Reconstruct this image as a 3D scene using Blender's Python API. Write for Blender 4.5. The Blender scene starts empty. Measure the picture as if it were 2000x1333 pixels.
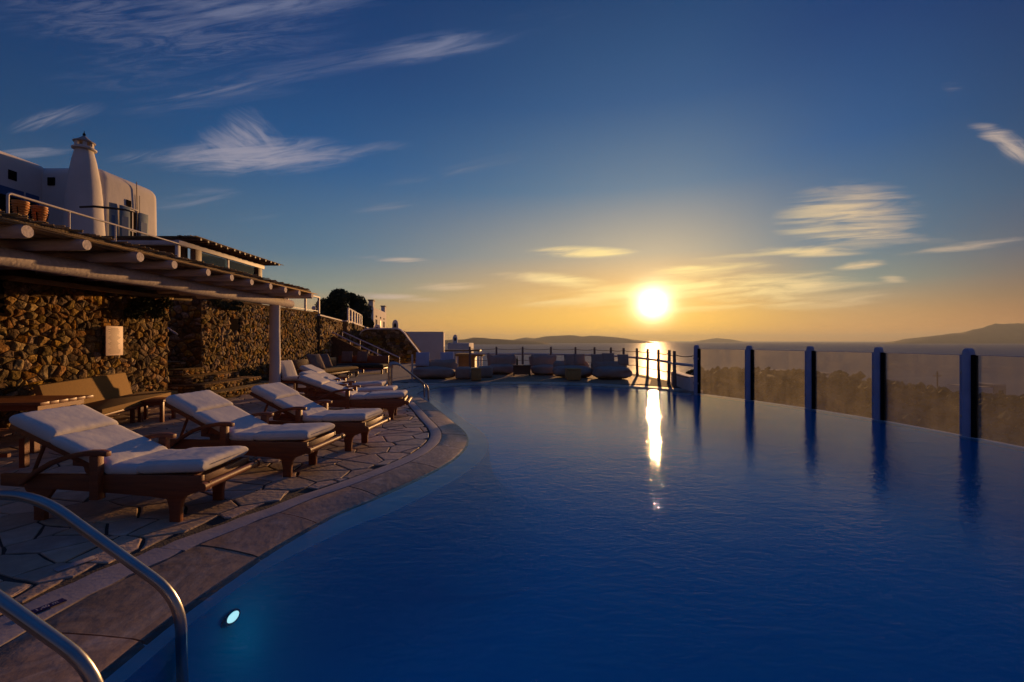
import bpy, bmesh, math, random
from mathutils import Vector, Matrix, noise as mnoise
from mathutils.geometry import tessellate_polygon
R = math.radians
PI = math.pi
S = bpy.context.scene
C = S.collection
EYE = 1.45          # camera height over the deck (m)
F = 889.0           # focal length in photo pixels (16 mm lens)
SUN_AZ, SUN_EL = 17.2, 4.4

def lin(r, g, b):
    f = lambda v: (v / 255 / 12.92) if v <= 10 else ((v / 255 + .055) / 1.055) ** 2.4
    return (f(r), f(g), f(b), 1)

# ------------------------------------------------------------------ camera
cam = bpy.data.cameras.new('camera')
cam_o = bpy.data.objects.new('camera', cam); C.objects.link(cam_o)
cam.lens = 16; cam.sensor_width = 36
cam_o.location = (0, 0, EYE); cam_o.rotation_euler = (PI / 2, 0, 0)
cam.clip_start = .05; cam.clip_end = 200000
S.camera = cam_o

# ------------------------------------------------------------------ render settings
S.view_settings.view_transform = 'Standard'; S.view_settings.look = 'None'
S.view_settings.exposure = .16; S.view_settings.gamma = 1
S.view_settings.use_curve_mapping = False
S.render.engine = 'CYCLES'
cy = S.cycles
cy.use_denoising = True
cy.max_bounces = 7; cy.diffuse_bounces = 3; cy.glossy_bounces = 4; cy.transparent_max_bounces = 16
cy.transmission_bounces = 4; cy.volume_bounces = 0
cy.sample_clamp_indirect = 4; cy.sample_clamp_direct = 0
cy.caustics_reflective = False; cy.caustics_refractive = False

# ------------------------------------------------------------------ sky
W = bpy.data.worlds.new('World'); S.world = W; W.use_nodes = True
wt = W.node_tree; wn, wl = wt.nodes, wt.links
wbg = wn['Background']
def wire(nt, sock, v):
    if v is None: return
    if isinstance(v, (int, float)): sock.default_value = v
    elif isinstance(v, (tuple, list)): sock.default_value = v
    else: nt.links.new(v, sock)
def MA(nt, op, a, b=None, c=None, clamp=False):
    n = nt.nodes.new('ShaderNodeMath'); n.operation = op; n.use_clamp = clamp
    wire(nt, n.inputs[0], a); wire(nt, n.inputs[1], b); wire(nt, n.inputs[2], c)
    return n.outputs[0]
def MIX(nt, f, a, b, mode='MIX'):
    n = nt.nodes.new('ShaderNodeMix'); n.data_type = 'RGBA'; n.blend_type = mode
    wire(nt, n.inputs[0], f); wire(nt, n.inputs[6], a); wire(nt, n.inputs[7], b)
    return n.outputs[2]
def RAMP(nt, fac, stops):
    n = nt.nodes.new('ShaderNodeValToRGB'); cr = n.color_ramp
    while len(cr.elements) < len(stops): cr.elements.new(.5)
    for e, (p, c) in zip(cr.elements, stops): e.position = p; e.color = c
    wire(nt, n.inputs[0], fac); return n.outputs[0]
def SMOOTH(nt, v, a, b):
    n = nt.nodes.new('ShaderNodeMapRange'); n.interpolation_type = 'SMOOTHSTEP'
    wire(nt, n.inputs[0], v); n.inputs[1].default_value = a; n.inputs[2].default_value = b
    return n.outputs[0]
wm = lambda *a, **k: MA(wt, *a, **k)
tc = wn.new('ShaderNodeTexCoord')
sep = wn.new('ShaderNodeSeparateXYZ'); wl.new(tc.outputs['Generated'], sep.inputs[0])
dx, dy, dz = sep.outputs
sun_dir = Vector((math.sin(R(SUN_AZ)) * math.cos(R(SUN_EL)), math.cos(R(SUN_AZ)) * math.cos(R(SUN_EL)), math.sin(R(SUN_EL))))
EL = wm('MULTIPLY', wm('ARCSINE', dz), 180 / PI)
AZ = wm('MULTIPLY', wm('ARCTAN2', dx, dy), 180 / PI)
dotn = wn.new('ShaderNodeVectorMath'); dotn.operation = 'DOT_PRODUCT'
wl.new(tc.outputs['Generated'], dotn.inputs[0]); dotn.inputs[1].default_value = sun_dir
DS = wm('MULTIPLY', wm('ARCCOSINE', wm('MINIMUM', dotn.outputs['Value'], 1.0)), 180 / PI)
daz0 = wm('SUBTRACT', AZ, SUN_AZ)
right = wm('GREATER_THAN', daz0, 0)
DAZ = wm('MULTIPLY', wm('ARCCOSINE', wm('MULTIPLY', wm('COSINE', wm('MULTIPLY', daz0, PI / 180)), .99999)), 180 / PI)
DAZ = wm('MULTIPLY', DAZ, wm('ADD', 1.0, wm('MULTIPLY', right, 1.0)))
e60 = wm('DIVIDE', wm('MAXIMUM', EL, 0.0), 60.0, clamp=True)
st = lambda *p: [(e / 60, lin(*c)) for e, c in p]
near = RAMP(wt, e60, st((0, (255, 190, 62)), (2.5, (255, 194, 72)), (6, (226, 176, 100)), (10.5, (160, 154, 138)), (18, (78, 114, 142)), (27, (34, 82, 128)), (40, (10, 52, 98)), (60, (16, 58, 112))))
mid = RAMP(wt, e60, st((0, (226, 160, 84)), (3, (190, 150, 100)), (6, (126, 138, 128)), (10, (80, 114, 136)), (20, (28, 82, 132)), (30, (10, 58, 110)), (42, (2, 42, 92)), (60, (14, 56, 110))))
far = RAMP(wt, e60, st((0, (188, 120, 68)), (4, (128, 102, 80)), (8, (84, 90, 104)), (13, (50, 80, 110)), (18, (24, 64, 104)), (28, (6, 46, 94)), (40, (0, 30, 74)), (60, (12, 52, 104))))
back = RAMP(wt, e60, st((0, (100, 86, 92)), (6, (90, 82, 98)), (14, (66, 72, 98)), (25, (36, 56, 94)), (40, (20, 52, 100)), (60, (22, 62, 118))))
g = MIX(wt, SMOOTH(wt, DAZ, 2, 44), near, mid)
g = MIX(wt, SMOOTH(wt, DAZ, 36, 72), g, far)
g = MIX(wt, SMOOTH(wt, DAZ, 72, 150), g, back)
sky = wn.new('ShaderNodeTexSky'); sky.sky_type = 'NISHITA'; sky.sun_disc = False
sky.sun_elevation = R(SUN_EL); sky.sun_rotation = R(SUN_AZ); sky.altitude = 60; sky.dust_density = 1; sky.ozone_density = 2
nsc = MIX(wt, 1.0, sky.outputs[0], (.0011, .0011, .0012, 1), 'MULTIPLY')
g = MIX(wt, 1.0, g, nsc, 'ADD')
# cirrus: streaky masks placed by direction
yy_ = wm('MAXIMUM', dy, .08)
GU = wm('MULTIPLY', wm('DIVIDE', dx, yy_), 180 / PI); GV = wm('MULTIPLY', wm('DIVIDE', dz, yy_), 180 / PI)
GMASK = SMOOTH(wt, dy, .12, .3)
comb = wn.new('ShaderNodeCombineXYZ'); wl.new(GU, comb.inputs[0]); wl.new(GV, comb.inputs[1])
# rotate first, then stretch: two mappings chained through a helper
def rstreak(rot, sx, sy, detail, dist, seed, rough=.6):
    a = R(rot)
    u = wm('ADD', wm('MULTIPLY', GU, math.cos(a) * sx), wm('MULTIPLY', GV, math.sin(a) * sx))
    v = wm('ADD', wm('MULTIPLY', GU, -math.sin(a) * sy), wm('MULTIPLY', GV, math.cos(a) * sy))
    cb = wn.new('ShaderNodeCombineXYZ'); wl.new(u, cb.inputs[0]); wl.new(v, cb.inputs[1]); cb.inputs[2].default_value = seed
    n = wn.new('ShaderNodeTexNoise'); wl.new(cb.outputs[0], n.inputs['Vector']); n.inputs['Scale'].default_value = 1
    n.inputs['Detail'].default_value = detail; n.inputs['Distortion'].default_value = dist; n.inputs['Roughness'].default_value = rough
    return n.outputs[0]
N = {'flat': rstreak(4, .09, 1.1, 9, .7, 3.3), 'up': rstreak(10, .08, .65, 10, 1.0, 8.1), 'fan': rstreak(6, .10, .62, 10, 1.6, 5.7, .66), 'steep': rstreak(24, .12, .7, 8, 1.2, 1.9), 'down': rstreak(-38, .12, .6, 8, 1.5, 4.4)}
def px_dir(px, py):
    return math.degrees((px - 1000) / F), math.degrees((666.5 - py) / F)
CL = [  # px, py, half width, half height, tilt (up to the right), strength, noise
    (1660, 425, 125, 62, 4, .75, 'flat'), (1690, 462, 150, 12, -3, .55, 'flat'), (1890, 482, 120, 9, 7, .65, 'flat'),
    (1140, 493, 95, 11, -1, .95, 'flat'), (1075, 546, 100, 14, -5, .95, 'flat'), (1390, 524, 115, 12, 3, .85, 'flat'),
    (1330, 566, 250, 17, 2, .95, 'flat'), (1520, 566, 240, 36, -2, .75, 'flat'), (1580, 492, 100, 11, -1, .8, 'flat'), (1680, 518, 50, 9, 6, .8, 'flat'),
    (1430, 503, 70, 6, 4, .5, 'flat'), (1745, 545, 30, 8, -4, .85, 'flat'), (1350, 600, 190, 12, 3, .5, 'flat'), (1110, 590, 120, 14, 0, .6, 'flat'),
    (770, 507, 75, 6, -3, .95, 'flat'), (885, 560, 75, 8, 1, .9, 'flat'), (770, 581, 90, 7, -4, .9, 'flat'), (755, 403, 60, 9, 8, .3, 'up'), (680, 560, 120, 7, 0, .22, 'flat'),
    (500, 305, 180, 34, 2, .95, 'fan'), (330, 303, 110, 16, 7, .6, 'up'), (490, 265, 60, 42, -35, .75, 'down'), (440, 290, 55, 34, -20, .6, 'down'), (660, 300, 130, 16, 6, .45, 'up'),
    (370, 388, 90, 18, 6, .45, 'up'), (110, 230, 85, 18, 14, .6, 'steep'), (60, 297, 80, 12, 4, .55, 'flat'), (490, 424, 55, 8, 6, .3, 'up'),
    (330, 40, 330, 75, -6, .42, 'fan'), (520, 8, 230, 34, 5, .7, 'up'), (850, 92, 140, 26, 9, .85, 'up'), (560, 150, 300, 30, 12, .4, 'up'), (410, 182, 110, 10, 8, .45, 'up'), (320, 120, 200, 50, 8, .22, 'fan'),
    (1945, 262, 48, 16, -14, .9, 'flat'), (1980, 290, 44, 22, -35, .9, 'down'), (1860, 170, 22, 9, 0, .3, 'flat'), (900, 330, 130, 12, 12, .18, 'up'), (1010, 50, 120, 22, 14, .25, 'up')]
cl = None
for px, py, hw, hh, tilt, k, nm in CL:
    a0, e0 = px_dir(px, py)
    hw_, hh_ = math.degrees(hw / F), math.degrees(hh / F)
    ca, sa = math.cos(R(tilt)), math.sin(R(tilt))
    u = wm('ADD', wm('MULTIPLY', GU, ca / hw_), wm('MULTIPLY_ADD', GV, sa / hw_, -(a0 * ca + e0 * sa) / hw_))
    v = wm('ADD', wm('MULTIPLY', GU, -sa / hh_), wm('MULTIPLY_ADD', GV, ca / hh_, (a0 * sa - e0 * ca) / hh_))
    r2 = wm('ADD', wm('MULTIPLY', u, u), wm('MULTIPLY', v, v))
    m = wm('SUBTRACT', 1.0, wm('MULTIPLY', r2, .62), clamp=True)
    m = wm('MULTIPLY', m, k)
    # wispy: threshold the noise more towards the rim
    t = SMOOTH(wt, wm('SUBTRACT', wm('ADD', N[nm], wm('MULTIPLY', m, .26)), .42), .02, .44)
    t = wm('MULTIPLY', t, wm('MULTIPLY', m, 1.15, clamp=True))
    cl = t if cl is None else wm('ADD', cl, wm('MULTIPLY', t, wm('SUBTRACT', 1.0, cl)))
cl = wm('MULTIPLY', cl, GMASK)
ccol = MIX(wt, SMOOTH(wt, DS, 3, 26), lin(255, 228, 150), lin(226, 194, 152))
ccol = MIX(wt, SMOOTH(wt, DS, 20, 44), ccol, lin(160, 154, 164))
ccol = MIX(wt, SMOOTH(wt, EL, 16, 36), ccol, lin(112, 120, 148))
g = MIX(wt, wm('MULTIPLY', cl, wm('SUBTRACT', 1.0, wm('MULTIPLY', SMOOTH(wt, DS, 14, 32), .25))), g, ccol)
# the sun itself, blown out, with its aureole
halo = wm('EXPONENT', wm('MULTIPLY', DS, -1 / 6.5))
gl = MIX(wt, 1.0, MIX(wt, wm('MULTIPLY', halo, .46), (0, 0, 0, 1), (1.0, .62, .20, 1)), g, 'ADD')
core = wm('MULTIPLY', wm('EXPONENT', wm('MULTIPLY', wm('POWER', wm('DIVIDE', DS, 1.15), 1.3), -1.0)), 7.0)
cor = wn.new('ShaderNodeVectorMath'); cor.operation = 'SCALE'; cor.inputs[0].default_value = (1, .88, .62); wl.new(core, cor.inputs['Scale'])
disc = wn.new('ShaderNodeVectorMath'); disc.operation = 'SCALE'; disc.inputs[0].default_value = (1, .88, .66); wl.new(wm('MULTIPLY', wm('LESS_THAN', DS, .8), 10.0), disc.inputs['Scale'])
ad = wn.new('ShaderNodeVectorMath'); ad.operation = 'ADD'; wl.new(cor.outputs[0], ad.inputs[0]); wl.new(disc.outputs[0], ad.inputs[1])
ad2 = wn.new('ShaderNodeVectorMath'); ad2.operation = 'ADD'; wl.new(ad.outputs[0], ad2.inputs[0]); wl.new(gl, ad2.inputs[1])
wl.new(ad2.outputs[0], wbg.inputs[0]); wbg.inputs[1].default_value = 1.0

# ------------------------------------------------------------------ sun
sl = bpy.data.lights.new('sun', 'SUN'); sl.energy = 5.0; sl.angle = R(.5); sl.color = (1, .53, .20)
so = bpy.data.objects.new('sun', sl); C.objects.link(so)
so.rotation_euler = (-sun_dir).to_track_quat('-Z', 'Y').to_euler(); so.location = (20, 60, 30)

# ------------------------------------------------------------------ materials
def pmat(name, c1, c2=None, rough=.7, scale=4., detail=6, bump=0., bscale=None, metallic=0., rnd=0., stretch=None, spec=.5, c3=None, alpha=None, coat=0., ndist=0.):
    m = bpy.data.materials.new(name); m.use_nodes = True
    nt = m.node_tree; b = nt.nodes['Principled BSDF']
    b.inputs['Roughness'].default_value = rough; b.inputs['Metallic'].default_value = metallic
    b.inputs['Specular IOR Level'].default_value = spec; b.inputs['Coat Weight'].default_value = coat; b.inputs['Coat Roughness'].default_value = .2
    tcn = nt.nodes.new('ShaderNodeTexCoord'); mp = nt.nodes.new('ShaderNodeMapping')
    nt.links.new(tcn.outputs['Object'], mp.inputs[0])
    if stretch: mp.inputs['Scale'].default_value = stretch
    n = nt.nodes.new('ShaderNodeTexNoise'); nt.links.new(mp.outputs[0], n.inputs['Vector'])
    n.inputs['Scale'].default_value = scale; n.inputs['Detail'].default_value = detail; n.inputs['Distortion'].default_value = ndist
    n.inputs['Roughness'].default_value = .62
    c2 = c2 or tuple(v * .7 for v in c1)
    stops = [(.3, (*c1, 1)), (.7, (*c2, 1))] if c3 is None else [(.28, (*c1, 1)), (.5, (*c2, 1)), (.72, (*c3, 1))]
    col = RAMP(nt, n.outputs[0], stops)
    if rnd:
        geo = nt.nodes.new('ShaderNodeNewGeometry'); oi = nt.nodes.new('ShaderNodeObjectInfo')
        rr = MA(nt, 'FRACT', MA(nt, 'ADD', geo.outputs['Random Per Island'], oi.outputs['Random']))
        hs = nt.nodes.new('ShaderNodeHueSaturation')
        hs.inputs['Saturation'].default_value = 1
        wire(nt, hs.inputs['Hue'], MA(nt, 'MULTIPLY_ADD', MA(nt, 'FRACT', MA(nt, 'MULTIPLY', rr, 7.13)), .03 * min(1, rnd * 2), .5 - .011 * min(1, rnd * 2)))
        wire(nt, hs.inputs['Saturation'], MA(nt, 'MULTIPLY_ADD', MA(nt, 'FRACT', MA(nt, 'MULTIPLY', rr, 13.7)), .7 * rnd, 1 - .35 * rnd))
        wire(nt, hs.inputs['Value'], MA(nt, 'MULTIPLY_ADD', rr, rnd * 1.6, 1 - rnd * .8))
        nt.links.new(col, hs.inputs['Color']); col = hs.outputs[0]
    nt.links.new(col, b.inputs['Base Color'])
    if bump:
        n2 = nt.nodes.new('ShaderNodeTexNoise'); nt.links.new(mp.outputs[0], n2.inputs['Vector'])
        n2.inputs['Scale'].default_value = bscale or scale * 4; n2.inputs['Detail'].default_value = 8
        bp = nt.nodes.new('ShaderNodeBump'); bp.inputs['Strength'].default_value = 1; bp.inputs['Distance'].default_value = bump
        nt.links.new(n2.outputs[0], bp.inputs['Height']); nt.links.new(bp.outputs[0], b.inputs['Normal'])
    return m
M = {}
M['stone'] = pmat('rubble stone', (.38, .215, .082), (.15, .088, .036), rough=.9, scale=12, bump=.035, bscale=16, rnd=.75, c3=(.50, .32, .14), spec=.1)
M['mortar'] = pmat('dark mortar', (.20, .125, .06), (.10, .065, .035), rough=.95, scale=9, bump=.03, spec=0.)
M['flag'] = pmat('flagstone', (.62, .44, .30), (.44, .31, .215), rough=.6, scale=4.2, bump=.006, bscale=22, rnd=.26, c3=(.60, .45, .34))
M['joint'] = pmat('paving joint', (.10, .066, .046), (.06, .042, .03), rough=.95, scale=14, bump=.006)
M['coping'] = pmat('coping stone', (.50, .34, .245), (.26, .17, .12), rough=.5, scale=3.0, bump=.004, bscale=20, rnd=.22, c3=(.50, .38, .31), stretch=(1, .6, 1), ndist=1.5)
M['band'] = pmat('pale mortar band', (.42, .35, .33), (.33, .27, .255), rough=.6, scale=6, bump=.0015, bscale=40)
M['teak'] = pmat('varnished teak', (.27, .075, .02), (.15, .040, .012), rough=.5, scale=3, stretch=(1.2, 14, 14), detail=8, bump=.001, bscale=12, coat=.06)
M['oldwood'] = pmat('brown wood', (.17, .085, .035), (.09, .045, .02), rough=.55, scale=3, stretch=(1, 12, 12), bump=.002, bscale=10)
M['canvas'] = pmat('white canvas', (.72, .67, .60), (.64, .59, .53), rough=.9, scale=5, bump=.004, bscale=12, spec=.2)
M['canvas_shaded'] = pmat('white canvas with shade tint', (.48, .50, .60), (.40, .42, .52), rough=.9, scale=6, bump=.008, bscale=10)  # white cloth; the blue of its shade is put into the colour
M['beanbag'] = pmat('grey beige canvas', (.40, .30, .225), (.31, .23, .175), rough=.9, scale=3, bump=.02, bscale=5)
M['ochre'] = pmat('ochre fabric', (.27, .145, .03), (.21, .115, .025), rough=.9, scale=30, bump=.003, bscale=90)
M['darkgreen'] = pmat('dark green fabric', (.05, .05, .03), (.035, .035, .022), rough=.9, scale=8, bump=.004)
M['brownpillow'] = pmat('brown pillow fabric', (.25, .15, .10), (.17, .10, .07), rough=.9, scale=8, bump=.006)
M['yellow'] = pmat('yellow ochre fabric', (.46, .27, .085), (.38, .22, .07), rough=.85, scale=9, bump=.004)
M['white'] = pmat('whitewash', (.72, .66, .63), (.60, .545, .52), rough=.85, scale=1.6, bump=.008, bscale=9)
M['house'] = pmat('whitewashed plaster', (.70, .64, .59), (.60, .55, .50), rough=.9, scale=.7, bump=.012, bscale=3.5)
M['logend'] = pmat('white painted log', (.66, .56, .50), (.46, .38, .335), rough=.8, scale=3, stretch=(1, 6, 6), bump=.008, bscale=5)
M['reed'] = pmat('reed matting', (.46, .30, .12), (.24, .15, .06), rough=.9, scale=6, stretch=(14, 1, 6), bump=.01, bscale=8, rnd=.25)
M['thatch'] = pmat('roof earth and straw', (.20, .13, .055), (.09, .06, .03), rough=.95, scale=10, bump=.02)
M['post'] = pmat('grey painted post', (.36, .38, .52), (.28, .30, .42), rough=.5, scale=4, bump=.001)
M['rail'] = pmat('weathered rail wood', (.20, .15, .13), (.13, .10, .085), rough=.7, scale=4, stretch=(1, 1, 5))
M['railwhite'] = pmat('white rail', (.62, .55, .52), (.50, .44, .42), rough=.6, scale=4)
M['rope'] = pmat('rope', (.22, .16, .11), (.14, .10, .07), rough=.9, scale=60, bump=.003)
M['steel'] = pmat('polished steel', (.40, .38, .36), (.32, .30, .29), rough=.3, scale=8, metallic=1., bump=.0004, bscale=30)
M['dark'] = pmat('dark parts and painted recess shade', (.02, .015, .012), (.012, .01, .008), rough=.9, scale=3, spec=0.)  # plain dark parts; for niches and openings the shade is in the colour
M['bluedoor'] = pmat('blue paint', (.05, .12, .28), (.035, .09, .22), rough=.5, scale=5, stretch=(6, 6, 1))
M['shutter'] = pmat('grey blue shutter paint', (.17, .24, .29), (.12, .18, .23), rough=.55, scale=5)
M['pot'] = pmat('terracotta', (.62, .26, .06), (.46, .18, .045), rough=.6, scale=6, bump=.004)
M['sign'] = pmat('paper notice', (.78, .56, .44), (.72, .51, .40), rough=.6, scale=4)
M['ink'] = pmat('printed ink', (.14, .07, .05), (.12, .06, .045), rough=.7, scale=4)
M['scrub'] = pmat('dry scrub ground', (.17, .115, .055), (.08, .06, .03), rough=.95, scale=.05, detail=12, bump=1.2, bscale=.35, c3=(.24, .165, .085), spec=.1)
M['bush'] = pmat('scrub leaves', (.085, .072, .03), (.045, .042, .018), rough=.9, scale=2, rnd=.4, spec=.15)
M['leaf'] = pmat('dark foliage', (.055, .060, .022), (.030, .036, .014), rough=.75, scale=2, rnd=.45, spec=.3)
M['bark'] = pmat('bark', (.09, .06, .04), (.05, .035, .025), rough=.95, scale=8, bump=.02)
M['hill'] = pmat('far hill', (.10, .08, .06), (.07, .055, .045), rough=.95, scale=.002, detail=8, bump=30, bscale=.004, spec=.1)
M['rug'] = pmat('brown terrace boards', (.36, .17, .07), (.26, .12, .05), rough=.75, scale=2, stretch=(1, 8, 1), bump=.004)
M['tile'] = pmat('blue pool tile', (.002, .72, .96), (.002, .64, .92), rough=.6, scale=1.2, bump=.001, spec=0.)
M['ledge'] = pmat('pale pool ledge', (.80, .82, .82), (.68, .71, .72), rough=.6, scale=2.5, bump=.003)
M['bluesign'] = pmat('blue enamel', (.015, .015, .10), (.012, .012, .085), rough=.3, scale=5)
M['whiteink'] = pmat('pale print', (.62, .58, .56), (.54, .50, .48), rough=.5, scale=5)
M['terra'] = pmat('upper terrace paving', (.28, .22, .17), (.2, .155, .12), rough=.9, scale=1.5, bump=.01)
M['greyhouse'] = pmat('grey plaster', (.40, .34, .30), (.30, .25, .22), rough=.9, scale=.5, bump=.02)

def nodemat(name):
    m = bpy.data.materials.new(name); m.use_nodes = True
    nt = m.node_tree
    for n in list(nt.nodes): nt.nodes.remove(n)
    out = nt.nodes.new('ShaderNodeOutputMaterial')
    return m, nt, out
def bumpchain(nt, layers):
    tcn = nt.nodes.new('ShaderNodeTexCoord'); prev = None
    for sc, stx, dist, det, ndist in layers:
        mp = nt.nodes.new('ShaderNodeMapping'); mp.inputs['Scale'].default_value = stx
        nt.links.new(tcn.outputs['Object'], mp.inputs[0])
        n = nt.nodes.new('ShaderNodeTexNoise'); n.inputs['Scale'].default_value = sc; n.inputs['Detail'].default_value = det; n.inputs['Distortion'].default_value = ndist
        nt.links.new(mp.outputs[0], n.inputs['Vector'])
        b = nt.nodes.new('ShaderNodeBump'); b.inputs['Distance'].default_value = dist
        nt.links.new(n.outputs[0], b.inputs['Height'])
        if prev: nt.links.new(prev, b.inputs['Normal'])
        prev = b.outputs[0]
    return prev
# pool water: clear surface, tinted by its depth, reflecting by Fresnel
m, nt, out = nodemat('pool water')
nrm = bumpchain(nt, [(1.1, (1, 1.3, 1), .0045, 3, .6), (4.2, (1, 1.9, 1), .0036, 4, 1.0), (20., (1, 1.7, 1), .0021, 3, .5)])
fr = nt.nodes.new('ShaderNodeFresnel'); fr.inputs['IOR'].default_value = 1.38; nt.links.new(nrm, fr.inputs['Normal'])
gl_ = nt.nodes.new('ShaderNodeBsdfGlossy'); gl_.inputs['Roughness'].default_value = .02; nt.links.new(nrm, gl_.inputs['Normal'])
tr_ = nt.nodes.new('ShaderNodeBsdfTransparent'); tr_.inputs[0].default_value = (.86, .98, 1, 1)
mx = nt.nodes.new('ShaderNodeMixShader'); nt.links.new(fr.outputs[0], mx.inputs[0]); nt.links.new(tr_.outputs[0], mx.inputs[1]); nt.links.new(gl_.outputs[0], mx.inputs[2])
nt.links.new(mx.outputs[0], out.inputs[0]); M['water'] = m
# sea
m, nt, out = nodemat('sea water')
nrm = bumpchain(nt, [(.012, (1, 2, 1), 7., 4, .5), (.09, (1, 2, 1), 1.4, 6, .5), (.7, (1, 1.5, 1), .2, 4, .3)])
df = nt.nodes.new('ShaderNodeBsdfDiffuse'); df.inputs[0].default_value = (.045, .05, .075, 1)
gy = nt.nodes.new('ShaderNodeBsdfGlossy'); gy.inputs[0].default_value = (1, 1, 1, 1); gy.inputs['Roughness'].default_value = .42; nt.links.new(nrm, gy.inputs['Normal'])
ms = nt.nodes.new('ShaderNodeMixShader'); ms.inputs[0].default_value = .30
ms.inputs[0].default_value = .22; nt.links.new(df.outputs[0], ms.inputs[1]); nt.links.new(gy.outputs[0], ms.inputs[2]); nt.links.new(ms.outputs[0], out.inputs[0]); M['sea'] = m
# fence glass with a film of dust and salt
m, nt, out = nodemat('dusty glass')
tcn = nt.nodes.new('ShaderNodeTexCoord')
n1 = nt.nodes.new('ShaderNodeTexNoise'); n1.inputs['Scale'].default_value = 2.2; n1.inputs['Detail'].default_value = 7; n1.inputs['Distortion'].default_value = .8; nt.links.new(tcn.outputs['Object'], n1.inputs['Vector'])
mp = nt.nodes.new('ShaderNodeMapping'); mp.inputs['Scale'].default_value = (9, 9, .8); nt.links.new(tcn.outputs['Object'], mp.inputs[0])
n2 = nt.nodes.new('ShaderNodeTexNoise'); n2.inputs['Scale'].default_value = 1.; n2.inputs['Detail'].default_value = 5; nt.links.new(mp.outputs[0], n2.inputs['Vector'])
dust = MA(nt, 'MULTIPLY_ADD', SMOOTH(nt, MA(nt, 'MULTIPLY', n1.outputs[0], MA(nt, 'ADD', n2.outputs[0], .5)), .2, .8), .085, .095)
trb = nt.nodes.new('ShaderNodeBsdfTransparent'); trb.inputs[0].default_value = (.93, .94, .93, 1)
tl = nt.nodes.new('ShaderNodeBsdfTranslucent'); tl.inputs[0].default_value = (.92, .84, .66, 1)
gs = nt.nodes.new('ShaderNodeBsdfGlossy'); gs.inputs['Roughness'].default_value = .02
rf = nt.nodes.new('ShaderNodeBsdfRefraction'); rf.inputs['IOR'].default_value = 1.02; rf.inputs['Roughness'].default_value = .62; rf.inputs[0].default_value = (.9, .86, .78, 1)
m0 = nt.nodes.new('ShaderNodeMixShader'); m0.inputs[0].default_value = .12; nt.links.new(tl.outputs[0], m0.inputs[1]); nt.links.new(rf.outputs[0], m0.inputs[2])
m1 = nt.nodes.new('ShaderNodeMixShader'); nt.links.new(dust, m1.inputs[0]); nt.links.new(trb.outputs[0], m1.inputs[1]); nt.links.new(m0.outputs[0], m1.inputs[2])
fr = nt.nodes.new('ShaderNodeFresnel'); fr.inputs['IOR'].default_value = 1.45
m2 = nt.nodes.new('ShaderNodeMixShader'); nt.links.new(MA(nt, 'MULTIPLY', fr.outputs[0], .8), m2.inputs[0]); nt.links.new(m1.outputs[0], m2.inputs[1]); nt.links.new(gs.outputs[0], m2.inputs[2])
nt.links.new(m2.outputs[0], out.inputs[0]); M['glass'] = m
m, nt, out = nodemat('window glass')
trb = nt.nodes.new('ShaderNodeBsdfTransparent'); trb.inputs[0].default_value = (.62, .74, .70, 1)
gs = nt.nodes.new('ShaderNodeBsdfGlossy'); gs.inputs['Roughness'].default_value = .02
fr = nt.nodes.new('ShaderNodeFresnel'); m2 = nt.nodes.new('ShaderNodeMixShader')
nt.links.new(fr.outputs[0], m2.inputs[0]); nt.links.new(trb.outputs[0], m2.inputs[1]); nt.links.new(gs.outputs[0], m2.inputs[2]); nt.links.new(m2.outputs[0], out.inputs[0]); M['pane'] = m
def emis(name, col, k):
    m, nt, out = nodemat(name); e = nt.nodes.new('ShaderNodeEmission'); e.inputs[0].default_value = (*col, 1); e.inputs[1].default_value = k
    nt.links.new(e.outputs[0], out.inputs[0]); return m
M['poollamp'] = emis('lit pool lamp', (.5, .9, 1), .9)
M['bulb'] = emis('lit bulb', (1, .85, .6), 3.)

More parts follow.
